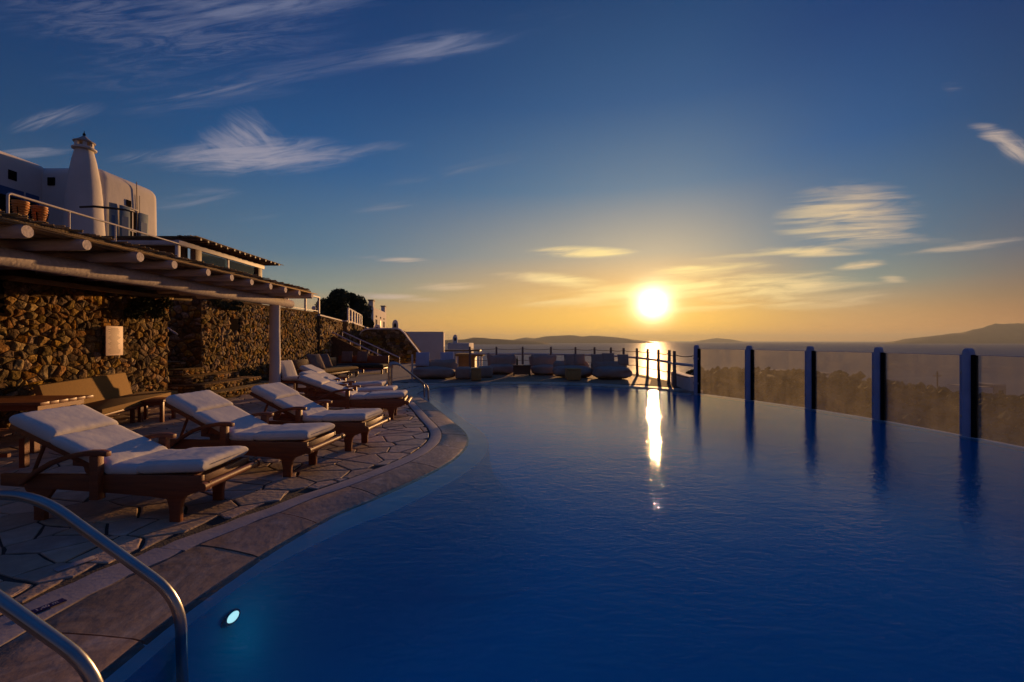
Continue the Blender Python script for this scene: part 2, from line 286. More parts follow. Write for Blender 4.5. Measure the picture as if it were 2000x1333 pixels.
# ------------------------------------------------------------------ mesh helpers
class MB:
    def __init__(s): s.v = []; s.f = []
    def add(s, vs, fs):
        o = len(s.v); s.v += [tuple(v) for v in vs]; s.f += [tuple(i + o for i in f) for f in fs]; return s
    def box(s, x0, x1, y0, y1, z0, z1, mat=None):
        vs = [Vector(p) for p in ((x0, y0, z0), (x1, y0, z0), (x1, y1, z0), (x0, y1, z0), (x0, y0, z1), (x1, y0, z1), (x1, y1, z1), (x0, y1, z1))]
        if mat is not None: vs = [mat @ v for v in vs]
        return s.add(vs, [(0, 3, 2, 1), (4, 5, 6, 7), (0, 1, 5, 4), (1, 2, 6, 5), (2, 3, 7, 6), (3, 0, 4, 7)])
    def tube(s, pts, r, seg=10, cap=True, up=None):
        pts = [Vector(p) for p in pts]; n = len(pts)
        rs = r if isinstance(r, (list, tuple)) else [r] * n
        t0 = (pts[1] - pts[0]).normalized()
        a = Vector((0, 0, 1)) if abs(t0.z) < .9 else Vector((1, 0, 0))
        u = t0.cross(a).normalized(); vs = []
        for i, p in enumerate(pts):
            t = ((pts[min(i + 1, n - 1)] - pts[max(i - 1, 0)])).normalized()
            u = (u - t * u.dot(t)).normalized(); w = t.cross(u)
            for k in range(seg):
                an = 2 * PI * k / seg
                vs.append(p + (u * math.cos(an) + w * math.sin(an)) * rs[i])
        fs = [(i * seg + k, i * seg + (k + 1) % seg, (i + 1) * seg + (k + 1) % seg, (i + 1) * seg + k) for i in range(n - 1) for k in range(seg)]
        if cap: fs += [tuple(reversed(range(seg))), tuple(range((n - 1) * seg, n * seg))]
        return s.add(vs, fs)
    def lathe(s, prof, seg=16, o=(0, 0, 0), sx=1, sy=1):
        vs = []; n = len(prof)
        for r, z in prof:
            for k in range(seg):
                a = 2 * PI * k / seg; vs.append((o[0] + r * math.cos(a) * sx, o[1] + r * math.sin(a) * sy, o[2] + z))
        fs = [(i * seg + k, i * seg + (k + 1) % seg, (i + 1) * seg + (k + 1) % seg, (i + 1) * seg + k) for i in range(n - 1) for k in range(seg)]
        fs += [tuple(reversed(range(seg))), tuple(range((n - 1) * seg, n * seg))]
        return s.add(vs, fs)
    def prism(s, poly, fn0, fn1):      # poly of 2-tuples; fn maps (a,b) -> point on each end
        n = len(poly); vs = [fn0(*p) for p in poly] + [fn1(*p) for p in poly]
        fs = [tuple(reversed(range(n))), tuple(range(n, 2 * n))] + [(i, (i + 1) % n, n + (i + 1) % n, n + i) for i in range(n)]
        return s.add(vs, fs)
    def sheet(s, poly, z):
        tri = tessellate_polygon([[Vector((p[0], p[1], 0)) for p in poly]])
        out = []
        for a, b, c in tri:
            cr = (poly[b][0] - poly[a][0]) * (poly[c][1] - poly[a][1]) - (poly[b][1] - poly[a][1]) * (poly[c][0] - poly[a][0])
            out.append((a, b, c) if cr > 0 else (a, c, b))
        tri = out
        return s.add([(p[0], p[1], z) for p in poly], tri)
    def build(s, name, mat, parent=None, smooth=False, bevel=0, loc=None, fix=True):
        me = bpy.data.meshes.new(name); me.from_pydata(s.v, [], s.f)
        if fix:
            bm = bmesh.new(); bm.from_mesh(me); bmesh.ops.recalc_face_normals(bm, faces=bm.faces)
            if bevel: bmesh.ops.bevel(bm, geom=[e for e in bm.edges if len(e.link_faces) == 2 and e.calc_face_angle(0) > .5], offset=bevel, segments=2, profile=.5, affect='EDGES', clamp_overlap=True)
            bm.to_mesh(me); bm.free()
        if smooth or bevel:
            me.polygons.foreach_set('use_smooth', [True] * len(me.polygons))
            if not smooth or smooth == 'auto':
                me.set_sharp_from_angle(angle=R(40))
        me.materials.append(M[mat] if isinstance(mat, str) else mat)
        o = bpy.data.objects.new(name, me); C.objects.link(o)
        if parent: o.parent = parent
        if loc: o.location = loc
        return o
def tag(o, label=None, cat=None, group=None, kind=None):
    if label: o['label'] = label
    if cat: o['category'] = cat
    if group: o['group'] = group
    if kind: o['kind'] = kind
    return o
def thing(name, label, cat, loc=(0, 0, 0), rz=0, group=None):
    o = bpy.data.objects.new(name, None); C.objects.link(o); o.empty_display_size = .2
    o.location = loc; o.rotation_euler = (0, 0, rz)
    return tag(o, label, cat, group)
def struct(o): return tag(o, kind='structure')
def dup(o, loc=None, rz=None, label=None, group=None, scale=None):
    def cp(src, par):
        c = src.copy(); C.objects.link(c)
        if par is not None: c.parent = par
        for ch in src.children: cp(ch, c)
        return c
    c = cp(o, None)
    if loc: c.location = loc
    if rz is not None: c.rotation_euler = (0, 0, rz)
    if label: c['label'] = label
    if group: c['group'] = group
    if scale: c.scale = scale
    return c
def catmull(P, step):
    out = []
    for i in range(len(P) - 1):
        p0, p1, p2, p3 = [Vector(P[max(0, min(len(P) - 1, j))]) for j in (i - 1, i, i + 1, i + 2)]
        n = max(2, int((p2 - p1).length / step))
        for k in range(n):
            t = k / n
            out.append(.5 * ((2 * p1) + (p2 - p0) * t + (2 * p0 - 5 * p1 + 4 * p2 - p3) * t * t + (3 * p1 - p0 - 3 * p2 + p3) * t ** 3))
    out.append(Vector(P[-1])); return out
def clip(poly, p, n):   # keep the side where (q-p).n <= 0
    out = []; m = len(poly)
    for i in range(m):
        a, b = poly[i], poly[(i + 1) % m]
        da, db = (a[0] - p[0]) * n[0] + (a[1] - p[1]) * n[1], (b[0] - p[0]) * n[0] + (b[1] - p[1]) * n[1]
        if da <= 0: out.append(a)
        if (da < 0 < db) or (db < 0 < da):
            t = da / (da - db); out.append((a[0] + (b[0] - a[0]) * t, a[1] + (b[1] - a[1]) * t))
    return out
def voronoi(x0, x1, y0, y1, cx, cy_, rng, jit=.46, drop=0.):
    nx, ny = max(1, round((x1 - x0) / cx)), max(1, round((y1 - y0) / cy_))
    ux, uy = (x1 - x0) / nx, (y1 - y0) / ny
    pt = {}
    for i in range(-2, nx + 2):
        for j in range(-2, ny + 2):
            if 0 <= i < nx and 0 <= j < ny and rng.random() < drop: continue
            pt[i, j] = (x0 + (i + .5 + rng.uniform(-jit, jit)) * ux, y0 + (j + .5 + rng.uniform(-jit, jit)) * uy)
    cells = []
    for (i, j), p in pt.items():
        if not (0 <= i < nx and 0 <= j < ny): continue
        poly = [(x0, y0), (x1, y0), (x1, y1), (x0, y1)]
        for a in range(-3, 4):
            for b in range(-3, 4):
                q = pt.get((i + a, j + b))
                if q is None or (a == 0 and b == 0): continue
                # metric scaled so that cells keep the grid's aspect
                nx_, ny_ = (q[0] - p[0]) / ux / ux, (q[1] - p[1]) / uy / uy
                poly = clip(poly, ((p[0] + q[0]) / 2, (p[1] + q[1]) / 2), (nx_, ny_))
                if len(poly) < 3: break
            if len(poly) < 3: break
        if len(poly) >= 3: cells.append(poly)
    return cells
def area(poly): return abs(sum(poly[i][0] * poly[(i + 1) % len(poly)][1] - poly[(i + 1) % len(poly)][0] * poly[i][1] for i in range(len(poly)))) / 2
def cen(poly): return (sum(p[0] for p in poly) / len(poly), sum(p[1] for p in poly) / len(poly))
def inset(poly, d):
    c = cen(poly); out = poly
    n = len(poly); sgn = 1 if sum(poly[i][0] * poly[(i + 1) % n][1] - poly[(i + 1) % n][0] * poly[i][1] for i in range(n)) > 0 else -1
    for i in range(n):
        a, b = poly[i], poly[(i + 1) % n]
        ex, ey = b[0] - a[0], b[1] - a[1]; L = math.hypot(ex, ey)
        if L < 1e-6: continue
        nn = (ey / L * sgn, -ex / L * sgn)
        out = clip(out, (a[0] - nn[0] * d, a[1] - nn[1] * d), nn)
        if len(out) < 3: return None
    return out
def dedupe(poly, e):
    out = []
    for p in poly:
        if not out or math.hypot(p[0] - out[-1][0], p[1] - out[-1][1]) > e: out.append(p)
    while len(out) > 1 and math.hypot(out[0][0] - out[-1][0], out[0][1] - out[-1][1]) <= e: out.pop()
    return out
def chaikin(poly, k=.25):
    out = []; n = len(poly)
    for i in range(n):
        a, b = poly[i], poly[(i + 1) % n]
        out += [(a[0] + (b[0] - a[0]) * k, a[1] + (b[1] - a[1]) * k), (b[0] - (b[0] - a[0]) * k, b[1] - (b[1] - a[1]) * k)]
    return out
def stone_geo(mb, poly, fr, h, rng, slope=.35, dome=.5):
    # poly in (u,v); fr(u,v,w) -> point; h proud height; bevel ring then a tilted, domed face
    c = cen(poly); n = len(poly)
    tu, tv = rng.uniform(-slope, slope), rng.uniform(-slope, slope)
    sz = math.sqrt(area(poly))
    ring0 = [fr(p[0], p[1], -.02) for p in poly]
    ring1 = [fr(p[0], p[1], h * .45) for p in poly]
    q = [(c[0] + (p[0] - c[0]) * .74, c[1] + (p[1] - c[1]) * .74) for p in poly]
    ring2 = [fr(p[0], p[1], h * (.9 + rng.uniform(-.12, .12)) + (tu * (p[0] - c[0]) + tv * (p[1] - c[1]))) for p in q]
    top = [fr(c[0], c[1], h * (1 + dome * .4))]
    vs = ring0 + ring1 + ring2 + top
    fs = []
    for k in range(n):
        k2 = (k + 1) % n
        fs += [(k, k2, n + k2, n + k), (n + k, n + k2, 2 * n + k2, 2 * n + k), (2 * n + k, 2 * n + k2, 3 * n)]
    mb.add(vs, fs)
def rubble(par, fr, cells, h, rng, weight, keep=300, gap=.012, mat='stone', name='stone', stuff='rubble_stones', smooth=True, slope=.3, rounded=True, minarea=.0006, off_smooth=False):
    items = []
    for poly in cells:
        poly = dedupe(poly, .015)
        if len(poly) < 3: continue
        poly = inset(poly, gap * rng.uniform(.1, .75))
        if not poly: continue
        poly = dedupe(poly, .01)
        if len(poly) < 3 or area(poly) < minarea: continue
        if rounded: poly = chaikin(poly, .10)
        items.append((weight(cen(poly)) * area(poly), poly))
    items.sort(key=lambda t: -t[0])
    rest = MB()
    for i, (w, poly) in enumerate(items):
        hh = h * rng.uniform(.55, 1.5)
        if i < keep:
            mb = MB(); stone_geo(mb, poly, fr, hh, rng, slope)
            mb.build(name, mat, par, smooth=False if not smooth else True, fix=False)
        else: stone_geo(rest, poly, fr, hh, rng, slope)
    if rest.v: tag(rest.build(stuff, mat, par, smooth=smooth, fix=False), kind='stuff')
    return len(items)

def cushion(L, Wd, T, nx=18, ny=10, seed=0, wrinkle=.006, x0=0, pw=6):
    mb = MB(); sg = []
    us = [math.sin(PI / 2 * (2 * i / nx - 1)) for i in range(nx + 1)]; vs_ = [math.sin(PI / 2 * (2 * j / ny - 1)) for j in range(ny + 1)]
    vt, vb = [], []
    for u in us:
        for v in vs_:
            e = max(0, (1 - abs(u) ** pw) * (1 - abs(v) ** pw)) ** .34
            x = x0 + L / 2 + u * L / 2 * (1 - .02 * (1 - v * v)); y = v * Wd / 2 * (1 - .015 * (1 - u * u))
            wz = wrinkle * (math.sin(v * 30 + seed * 2 + 2 * u) * max(0, abs(u) - .78) * 5 + 1.0 * mnoise.noise(Vector((x * 4, y * 4, seed))) + .8 * (abs(mnoise.noise(Vector((x * 7, y * 3.2, seed + 5)))) ** .5 - .5))
            vt.append((x, y, T * .5 + T * .5 * e + wz * e)); vb.append((x, y, T * .5 - T * .5 * e))
    n = (nx + 1) * (ny + 1); ix = lambda i, j: i * (ny + 1) + j
    mb.add(vt + vb, [(ix(i, j), ix(i + 1, j), ix(i + 1, j + 1), ix(i, j + 1)) for i in range(nx) for j in range(ny)] + [(n + ix(i, j), n + ix(i, j + 1), n + ix(i + 1, j + 1), n + ix(i + 1, j)) for i in range(nx) for j in range(ny)])
    return mb
def cushion_obj(mb, name, mat, par, smooth=True):
    o = mb.build(name, mat, par, smooth=smooth, fix=False)
    bm = bmesh.new(); bm.from_mesh(o.data); bmesh.ops.remove_doubles(bm, verts=bm.verts, dist=.0004); bmesh.ops.recalc_face_normals(bm, faces=bm.faces); bm.to_mesh(o.data); bm.free()
    o.data.polygons.foreach_set('use_smooth', [True] * len(o.data.polygons))
    return o
def lump(sx, sy, sz, p=3.2, seed=0, amp=.04, nu=28, nv=16, shape=None):
    mb = MB(); vs = []
    for j in range(nv + 1):
        ph = -PI / 2 + PI * j / nv
        for i in range(nu):
            th = 2 * PI * i / nu
            se = lambda c: math.copysign(abs(c) ** (2 / p), c)
            x, y, z = se(math.cos(ph)) * se(math.cos(th)), se(math.cos(ph)) * se(math.sin(th)), se(math.sin(ph))
            d = 1 + amp * 1.5 * mnoise.noise(Vector((x * 1.6 + seed, y * 1.6, z * 1.6))) + amp * .5 * mnoise.noise(Vector((x * 5, y * 5 + seed, z * 5)))
            q = [x * d * sx / 2, y * d * sy / 2, (z * d + 1) * sz / 2]
            if shape: q = shape(*q)
            vs.append((q[0], q[1], max(0.002, q[2])))
    mb.add(vs, [(j * nu + i, j * nu + (i + 1) % nu, (j + 1) * nu + (i + 1) % nu, (j + 1) * nu + i) for j in range(nv) for i in range(nu)])
    return mb
def P(px, py, h=EYE):       # photo pixel -> point on a level h below the eye
    d = py - 666.5
    return ((px - 1000) * h / d, F * h / d)

# ================================================================== SEA, LAND
SEA = -60
mb = MB(); rings = [0, 150, 400, 900, 2000, 5000, 12000, 30000, 90000]; ns = 48
vs = [(0, 0, SEA)] + [(r * math.sin(2 * PI * k / ns), r * math.cos(2 * PI * k / ns), SEA) for r in rings[1:] for k in range(ns)]
fs = [(0, 1 + k, 1 + (k + 1) % ns) for k in range(ns)] + [(1 + a * ns + k, 1 + a * ns + (k + 1) % ns, 1 + (a + 1) * ns + (k + 1) % ns, 1 + (a + 1) * ns + k) for a in range(len(rings) - 2) for k in range(ns)]
struct(mb.add(vs, fs).build('sea', 'sea'))
def interp(x, pts):
    if x <= pts[0][0]: return pts[0][1]
    for (a, b), (c, d) in zip(pts, pts[1:]):
        if x <= c: return b + (d - b) * (x - a) / (c - a)
    return pts[-1][1]
SL = [(-180, .1), (-100, -.12), (-60, -.10), (-30, -.035), (-17, -.01), (-12, .03), (-7, .085), (-3, .125), (17, .125), (20, .10), (22, .070), (29, .068), (33, .078), (38, .088), (41, .10), (46, .125), (90, .13), (180, .1)]
def ground_z(x, y):
    D = math.hypot(x, y); az = math.degrees(math.atan2(x, y))
    s = interp(az, SL)
    z = EYE - y * 0 - D * s * (math.cos(R(az)) if abs(az) < 60 else .5)
    z += (1.9 * mnoise.noise(Vector((x * .018, y * .018, 3))) + .6 * mnoise.noise(Vector((x * .07, y * .07, 1)))) * min(1, max(0, (D - 35) / 80)) - 1.2 * min(1, max(0, (D - 35) / 80))
    low = -2.8 - .02 * D
    if x > -9.5: k = 1 - min(1, max(0, (D - 26) / 25))
    else: k = 1 - min(1, max(0, (-9.8 - x) / 2)) if D < 40 else 0
    z = z * (1 - k) + min(z, low) * k
    if az < -25 and x < -10: z = min(z, 2.3 + max(0, D - 30) * .05)
    return z
mb = MB(); na, nr = 220, 90; rad = [3 * (1100 / 3) ** (i / nr) for i in range(nr + 1)]
vs = [(r * math.sin(2 * PI * k / na), r * math.cos(2 * PI * k / na), max(SEA - 3, ground_z(r * math.sin(2 * PI * k / na), r * math.cos(2 * PI * k / na)))) for r in rad for k in range(na)]
fs = [(a * na + k, a * na + (k + 1) % na, (a + 1) * na + (k + 1) % na, (a + 1) * na + k) for a in range(nr) for k in range(na)]
struct(mb.add(vs, fs).build('hillside', 'scrub', smooth=True))
# scrub bushes on the slope (nobody could count them)
rng = random.Random(5)
mb = MB()
for i in range(4200):
    az = R(rng.uniform(18, 56)); D = 28 * (600 / 28) ** rng.random()
    x, y = D * math.sin(az), D * math.cos(az); z = ground_z(x, y)
    if z < SEA + 1 or (60 < D < 200 and rng.random() < .6): continue
    s = (.18 + .9 * rng.random() ** 2.5) * (1 + D / 260)
    for k in range(5):
        ox, oy, oz = rng.gauss(0, .35) * s, rng.gauss(0, .35) * s, abs(rng.gauss(.3, .2)) * s
        rr = s * rng.uniform(.2, .4)
        pts = []
        for a in range(6): pts.append((x + ox + rr * math.cos(a * PI / 3 + k) * rng.uniform(.6, 1.2), y + oy + rr * math.sin(a * PI / 3 + k) * rng.uniform(.6, 1.2), z + oz + rng.uniform(-.3, .3) * rr))
        mb.add(pts + [(x + ox, y + oy, z + oz + rr * rng.uniform(.5, 1)), (x + ox, y + oy, z + oz - rr)], [(a, (a + 1) % 6, 6) for a in range(6)] + [((a + 1) % 6, a, 7) for a in range(6)])
tag(mb.build('scrub_bushes', 'bush', fix=False), 'dark dry scrub covering the slope below the glass fence', 'scrub', kind='stuff')

def ridge(name, prof, D, depth, rough=.15, seed=0):
    # prof: photo pixels (x, y) of the skyline; a real island of that width, height and depth
    mb = MB(); xs = [p[0] for p in prof]; n = 120; m = 16; vs = []
    for i in range(n + 1):
        px = xs[0] + (xs[-1] - xs[0]) * i / n
        h = (666.5 - interp(px, prof)) / F * D + EYE - SEA
        az = math.atan((px - 1000) / F); dd = D / math.cos(az)
        for j in range(m + 1):
            t = 2 * j / m - 1
            prof_ = max(0, 1 - abs(t) ** 1.5)
            r = dd + t * depth
            hh = (h * prof_ * (1 + rough * mnoise.fractal(Vector((px * .03, t * 3, seed)), 1, 2, 5) * (1 if abs(t) > .01 else .25)))
            vs.append((r * math.sin(az), r * math.cos(az), SEA - 4 + max(0, hh)))
    fs = [(i * (m + 1) + j, (i + 1) * (m + 1) + j, (i + 1) * (m + 1) + j + 1, i * (m + 1) + j + 1) for i in range(n) for j in range(m)]
    return struct(mb.add(vs, fs).build(name, 'hill', smooth=True))
ridge('headland', [(800, 664), (860, 664.5), (905, 663), (925, 659.5), (945, 659.5), (968, 662.5), (1000, 664), (1040, 665.5), (1062, 668), (1078, 673)], 9000, 700, seed=1)
ridge('far_island', [(980, 670.5), (1010, 662), (1028, 659), (1045, 661), (1062, 658), (1085, 656), (1110, 655), (1140, 657.5), (1165, 656), (1190, 657.5), (1215, 660), (1235, 663), (1262, 666.5), (1285, 670.5)], 15000, 1500, seed=2)
ridge('faint_island', [(1345, 669), (1375, 664), (1400, 660.5), (1425, 662.5), (1460, 669)], 24000, 1500, seed=3)
ridge('far_mountain', [(1715, 671.2), (1745, 667), (1765, 662.5), (1800, 658.5), (1840, 654), (1880, 649), (1910, 642), (1945, 634.5), (1970, 632), (2000, 633), (2060, 632), (2140, 637), (2260, 644), (2400, 655), (2600, 666)], 12500, 2500, seed=4)

# ================================================================== POOL
LEFT = [(-2.0, .8), (-1.9, 1.4), (-1.85, 1.95), (-1.84, 2.5), (-1.74, 3.2), (-1.53, 3.92), (-1.35, 4.25), (-1.12, 4.72), (-.87, 5.32), (-.71, 5.92), (-.66, 6.66), (-.79, 7.5), (-1.21, 8.74), (-1.62, 9.95), (-2.05, 11.15), (-2.45, 12.1), (-2.7, 13.1), (-2.5, 14.2), (-1.74, 15.1), (0, 15.6), (1.74, 15.4), (3.59, 14.45), (4.5, 13.7), (5.17, 12.95)]
INF = [(5.17, 12.95), (5.92, 11.5), (6.5, 10.03), (6.86, 8.6), (7.05, 7.09), (7.13, 5.6), (7.05, 4.0), (6.8, 2.4), (6.5, .8)]
LEFT = catmull(LEFT, .12); INF = catmull(INF, .15)
WZ = -.038
def normals(c):
    out = []
    for i in range(len(c)):
        t = (c[min(i + 1, len(c) - 1)] - c[max(i - 1, 0)]).normalized(); out.append(Vector((-t.y, t.x)))   # to the left of travel = outwards (deck side)
    return out
LN = normals(LEFT)
def off(i, d): return LEFT[i] + LN[i] * d
arc = [0]
for a, b in zip(LEFT, LEFT[1:]): arc.append(arc[-1] + (b - a).length)
def widen(y, d): return d * (1 + .5 * min(1, max(0, (3.7 - y) / 1.2))) if d > .1 else d
def at_arc(s, d):
    s = max(0, min(arc[-1] - 1e-6, s)); lo, hi = 0, len(arc) - 1
    while hi - lo > 1:
        mdl = (lo + hi) // 2
        if arc[mdl] <= s: lo = mdl
        else: hi = mdl
    t = (s - arc[lo]) / (arc[hi] - arc[lo]); d = widen(LEFT[lo].y, d); return off(lo, d).lerp(off(hi, d), t)
def curve_dist(p):
    b = min(range(len(LEFT)), key=lambda i: (LEFT[i] - p).length_squared)
    return (p - LEFT[b]).dot(LN[b]), b
outline = [off(i, -.0) for i in range(len(LEFT))] + INF[1:]
o = MB().sheet([tuple(p) for p in outline], WZ).build('pool_water', 'water', fix=False); struct(o)
# basin: walls and floor, with a shallow pale ledge round the deck side
inner = [off(i, -.32 + .22 * min(1, max(0, (4.2 - LEFT[i].y) / 1.2))) for i in range(len(LEFT))]
mb = MB(); n = len(LEFT)
mb.add([(p.x, p.y, -.052) for p in [off(i, .02) for i in range(n)]] + [(p.x, p.y, -.085) for p in inner], [(i, i + 1, n + i + 1, n + i) for i in range(n - 1)])
struct(mb.build('pool_ledge', 'ledge', smooth=True))
loop = inner + [Vector((p.x - .0, p.y)) for p in INF]
mb = MB(); n = len(loop); mid_ = Vector((2.6, 7.2)); levels = [(0, -.085), (.006, -.35), (.03, -.62), (.08, -.88), (.16, -1.10), (.28, -1.28), (.45, -1.38)]
for f_, z_ in levels: mb.v += [(p.x + (mid_.x - p.x) * f_, p.y + (mid_.y - p.y) * f_, z_) for p in loop]
mb.f += [(k * n + i, k * n + (i + 1) % n, (k + 1) * n + (i + 1) % n, (k + 1) * n + i) for k in range(len(levels) - 1) for i in range(n)]
mb.v.append((mid_.x, mid_.y, -1.42)); k = len(levels) - 1; mb.f += [(k * n + i, k * n + (i + 1) % n, len(mb.v) - 1) for i in range(n)]
struct(mb.build('pool_basin', 'tile', smooth=True))
# weir lip under the glass
IN = [-v for v in normals(INF)]
IN = [Vector((-v.x, -v.y)) for v in IN]
mb = MB(); n = len(INF)
def ioff(i, d): return INF[i] + IN[i] * d
prof = [(.0, -1.45), (-.0, -.052), (.02, -.044), (.13, -.044), (.15, -.06), (.15, -2.2)]
vs = [(ioff(i, a).x, ioff(i, a).y, z) for i in range(n) for a, z in prof]; k = len(prof)
mb.add(vs, [(i * k + j, (i + 1) * k + j, (i + 1) * k + j + 1, i * k + j + 1) for i in range(n - 1) for j in range(k - 1)])
struct(mb.build('weir_edge', 'ledge'))
# lit underwater lamp by the ladder
pl = thing('pool_lamp', 'lit round underwater lamp glowing in the near pool wall', 'pool lamp', (-1.56, 2.62, -.185), 0)
mb = MB().lathe([(.0, .0), (.05, .0), (.055, .012), (.0, .016)], 20); o = mb.build('lens', 'poollamp', pl, smooth=True)
mb = MB().lathe([(.058, -.03), (.075, -.03), (.075, .008), (.06, .01), (.058, -.03)], 20); mb.build('bezel', 'steel', pl)
pl.rotation_euler = (0, R(60), 0); pl.location = (-1.685, 2.74, -.215); pl.scale = (.42, .95, .8)
ll = bpy.data.lights.new('pool_lamp_light', 'POINT'); ll.energy = .12; ll.color = (.45, .8, 1); ll.shadow_soft_size = .05
llo = bpy.data.objects.new('pool_lamp_light', ll); C.objects.link(llo); llo.location = (-1.45, 2.80, -.32)

# ================================================================== DECK
far_r = [(4.9, 13.3), (5.35, 14.3), (5.6, 15.5), (5.75, 17), (5.65, 19.4), (5.3, 20.8), (4.9, 21.9), (4.3, 23.0), (3.4, 24.1), (2.1, 24.7), (.58, 25.1), (-.85, 25.3), (-3.5, 25.4), (-6.0, 30), (-13, 30)]
poly = [tuple(off(i, .40 if .3 < LEFT[i].y < 15.9 and i < len(LEFT) - 12 else .2)) for i in range(len(LEFT))] + far_r + [(-13, -3), (-2.2, -3)]
struct(MB().sheet(poly, -.012).build('deck_bed', 'joint', fix=False))
mb = MB(); q = poly; n = len(q)
mb.add([(*p, -.014) for p in q[-len(far_r) - 2:-1]] + [(*p, -3.2) for p in q[-len(far_r) - 2:-1]], [(i, i + 1, len(far_r) + 1 + i + 1, len(far_r) + 1 + i) for i in range(len(far_r))])
struct(mb.build('terrace_retaining_wall', 'house'))
struct(MB().box(-2.2, 8, -3, .82, -.6, 0).build('near_deck', 'flag'))
# crazy paving
paving = thing('crazy_paving', 'crazy paving of brown irregular flagstones between stone wall and pool', 'paving', (0, 0, 0))
rng = random.Random(11); cells = []
for poly in voronoi(-8.1, 0.4, .2, 15.9, .34, .28, rng, .8, .10):
    c = Vector(cen(poly)); d, b = curve_dist(c)
    if d < .45: continue
    if d < 1.6:
        for bb in (b - 3, b, b + 3):
            bb = max(0, min(len(LEFT) - 1, bb)); nn = LN[bb]; pt = LEFT[bb] + nn * widen(LEFT[bb].y, .58)
            poly = clip(poly, pt, -nn)
            if len(poly) < 3: break
    if len(poly) < 3 or area(poly) < .01: continue
    if c.x < -7.2 and c.y > 11.3: continue
    cells.append(poly)
flat = lambda u, v, w: (u, v, w - .004)
def flag_geo(mb, poly, rng):
    n = len(poly); c = cen(poly); z = rng.uniform(-.0008, .0008); a, b = rng.uniform(-.0015, .0015), rng.uniform(-.0015, .0015)
    q = inset(poly, .008) or poly
    if len(q) != n: q = [(c[0] + (p[0] - c[0]) * .96, c[1] + (p[1] - c[1]) * .96) for p in poly]
    zz = lambda p, h: h + z + a * (p[0] - c[0]) + b * (p[1] - c[1])
    mb.add([(*p, -.03) for p in poly] + [(*p, zz(p, -.004)) for p in poly] + [(*p, zz(p, 0)) for p in q] + [(*c, zz(c, .001))],
           [f for k in range(n) for f in ((k, (k + 1) % n, n + (k + 1) % n, n + k), (n + k, n + (k + 1) % n, 2 * n + (k + 1) % n, 2 * n + k), (2 * n + k, 2 * n + (k + 1) % n, 3 * n))])
items = []
for poly in cells:
    poly = inset(dedupe(poly, .03), .009 * rng.uniform(.6, 1.5))
    if not poly: continue
    poly = dedupe(poly, .02)
    if len(poly) < 3 or area(poly) < .006: continue
    # wobble the long edges so that stones look split, not cut
    out = []
    for i in range(len(poly)):
        a_, b_ = poly[i], poly[(i + 1) % len(poly)]; L = math.hypot(b_[0] - a_[0], b_[1] - a_[1]); out.append(a_)
        if L > .14:
            t = rng.uniform(.35, .65); k_ = rng.uniform(-.012, .004)
            c_ = cen(poly); mx_, my_ = a_[0] + (b_[0] - a_[0]) * t, a_[1] + (b_[1] - a_[1]) * t
            dd = math.hypot(mx_ - c_[0], my_ - c_[1]); out.append((mx_ + (mx_ - c_[0]) / dd * k_, my_ + (my_ - c_[1]) / dd * k_))
    c = cen(out); vis = abs(c[0]) / max(.1, c[1]) < 1.2 and c[1] > 1.6
    items.append((area(out) / (c[1] ** 2) * (1 if vis else .001), out))
items.sort(key=lambda t: -t[0]); rest = MB()
for i, (w, p_) in enumerate(items):
    if i < 300:
        mb = MB(); flag_geo(mb, p_, rng); mb.build('flagstone', 'flag', paving, fix=False)
    else: flag_geo(rest, p_, rng)
tag(rest.build('far_flagstones', 'flag', paving, fix=False), kind='stuff')
# coping stones and the pale band
cope = thing('pool_coping', 'ring of brown coping slabs with pale inner band along pool edge', 'coping', (0, 0, 0))
def ringseg(mb, s0, s1, prof):
    n = max(2, int((s1 - s0) / .1)); k = len(prof); vs = []
    for i in range(n + 1):
        s = s0 + (s1 - s0) * i / n
        for d, z in prof: p = at_arc(s, d); vs.append((p.x, p.y, z))
    fs = [(i * k + j, (i + 1) * k + j, (i + 1) * k + (j + 1) % k, i * k + (j + 1) % k) for i in range(n) for j in range(k)]
    fs += [tuple(range(k)), tuple(reversed(range(n * k, (n + 1) * k)))]
    mb.add(vs, fs)
rng = random.Random(3); s = .0
while s < arc[-1] - .05:
    L = rng.uniform(.6, 1.05); e = min(arc[-1], s + L); dz = rng.uniform(-.002, .002)
    mb = MB(); ringseg(mb, s + .006, e - .006, [(-.03, -.14), (-.032, -.07), (-.012, -.043), (.04, -.030 + dz), (.13, -.015 + dz), (.24, -.004 + dz), (.375, .002 + dz), (.385, -.006), (.385, -.14)])
    mb.build('coping_slab', 'coping', cope, smooth='auto'); s = e
s = 0
while s < arc[-1] - .05:
    e = min(arc[-1], s + rng.uniform(1.6, 2.6))
    mb = MB(); ringseg(mb, s + .002, e - .002, [(.392, -.1), (.392, .001), (.40, .004), (.55, .004), (.56, .001), (.56, -.1)])
    mb.build('pale_band', 'band', cope, smooth='auto'); s = e
# far terrace boards
rugp = [tuple(off(i, .57)) for i in range(len(LEFT)) if off(i, .57).y > 15.3 and LEFT[i].x > -2.1]
rugp = rugp + [(4.6, 15.2), (5.2, 17), (5.0, 19.4), (4.2, 21.2), (2.4, 22.6), (-1.9, 22.8)]
o = MB().sheet(rugp, .004).build('terrace_floor', 'rug'); struct(o)
nb = MB()
struct(MB().sheet([(-12.5, 16.0), (-1.95, 16.05), (-1.95, 22.7), (2, 22.7), (3.6, 23.3), (.5, 24.9), (-3.4, 25.2), (-6, 29.5), (-12.5, 29.5)], -.002).build('terrace_paving', 'terra'))

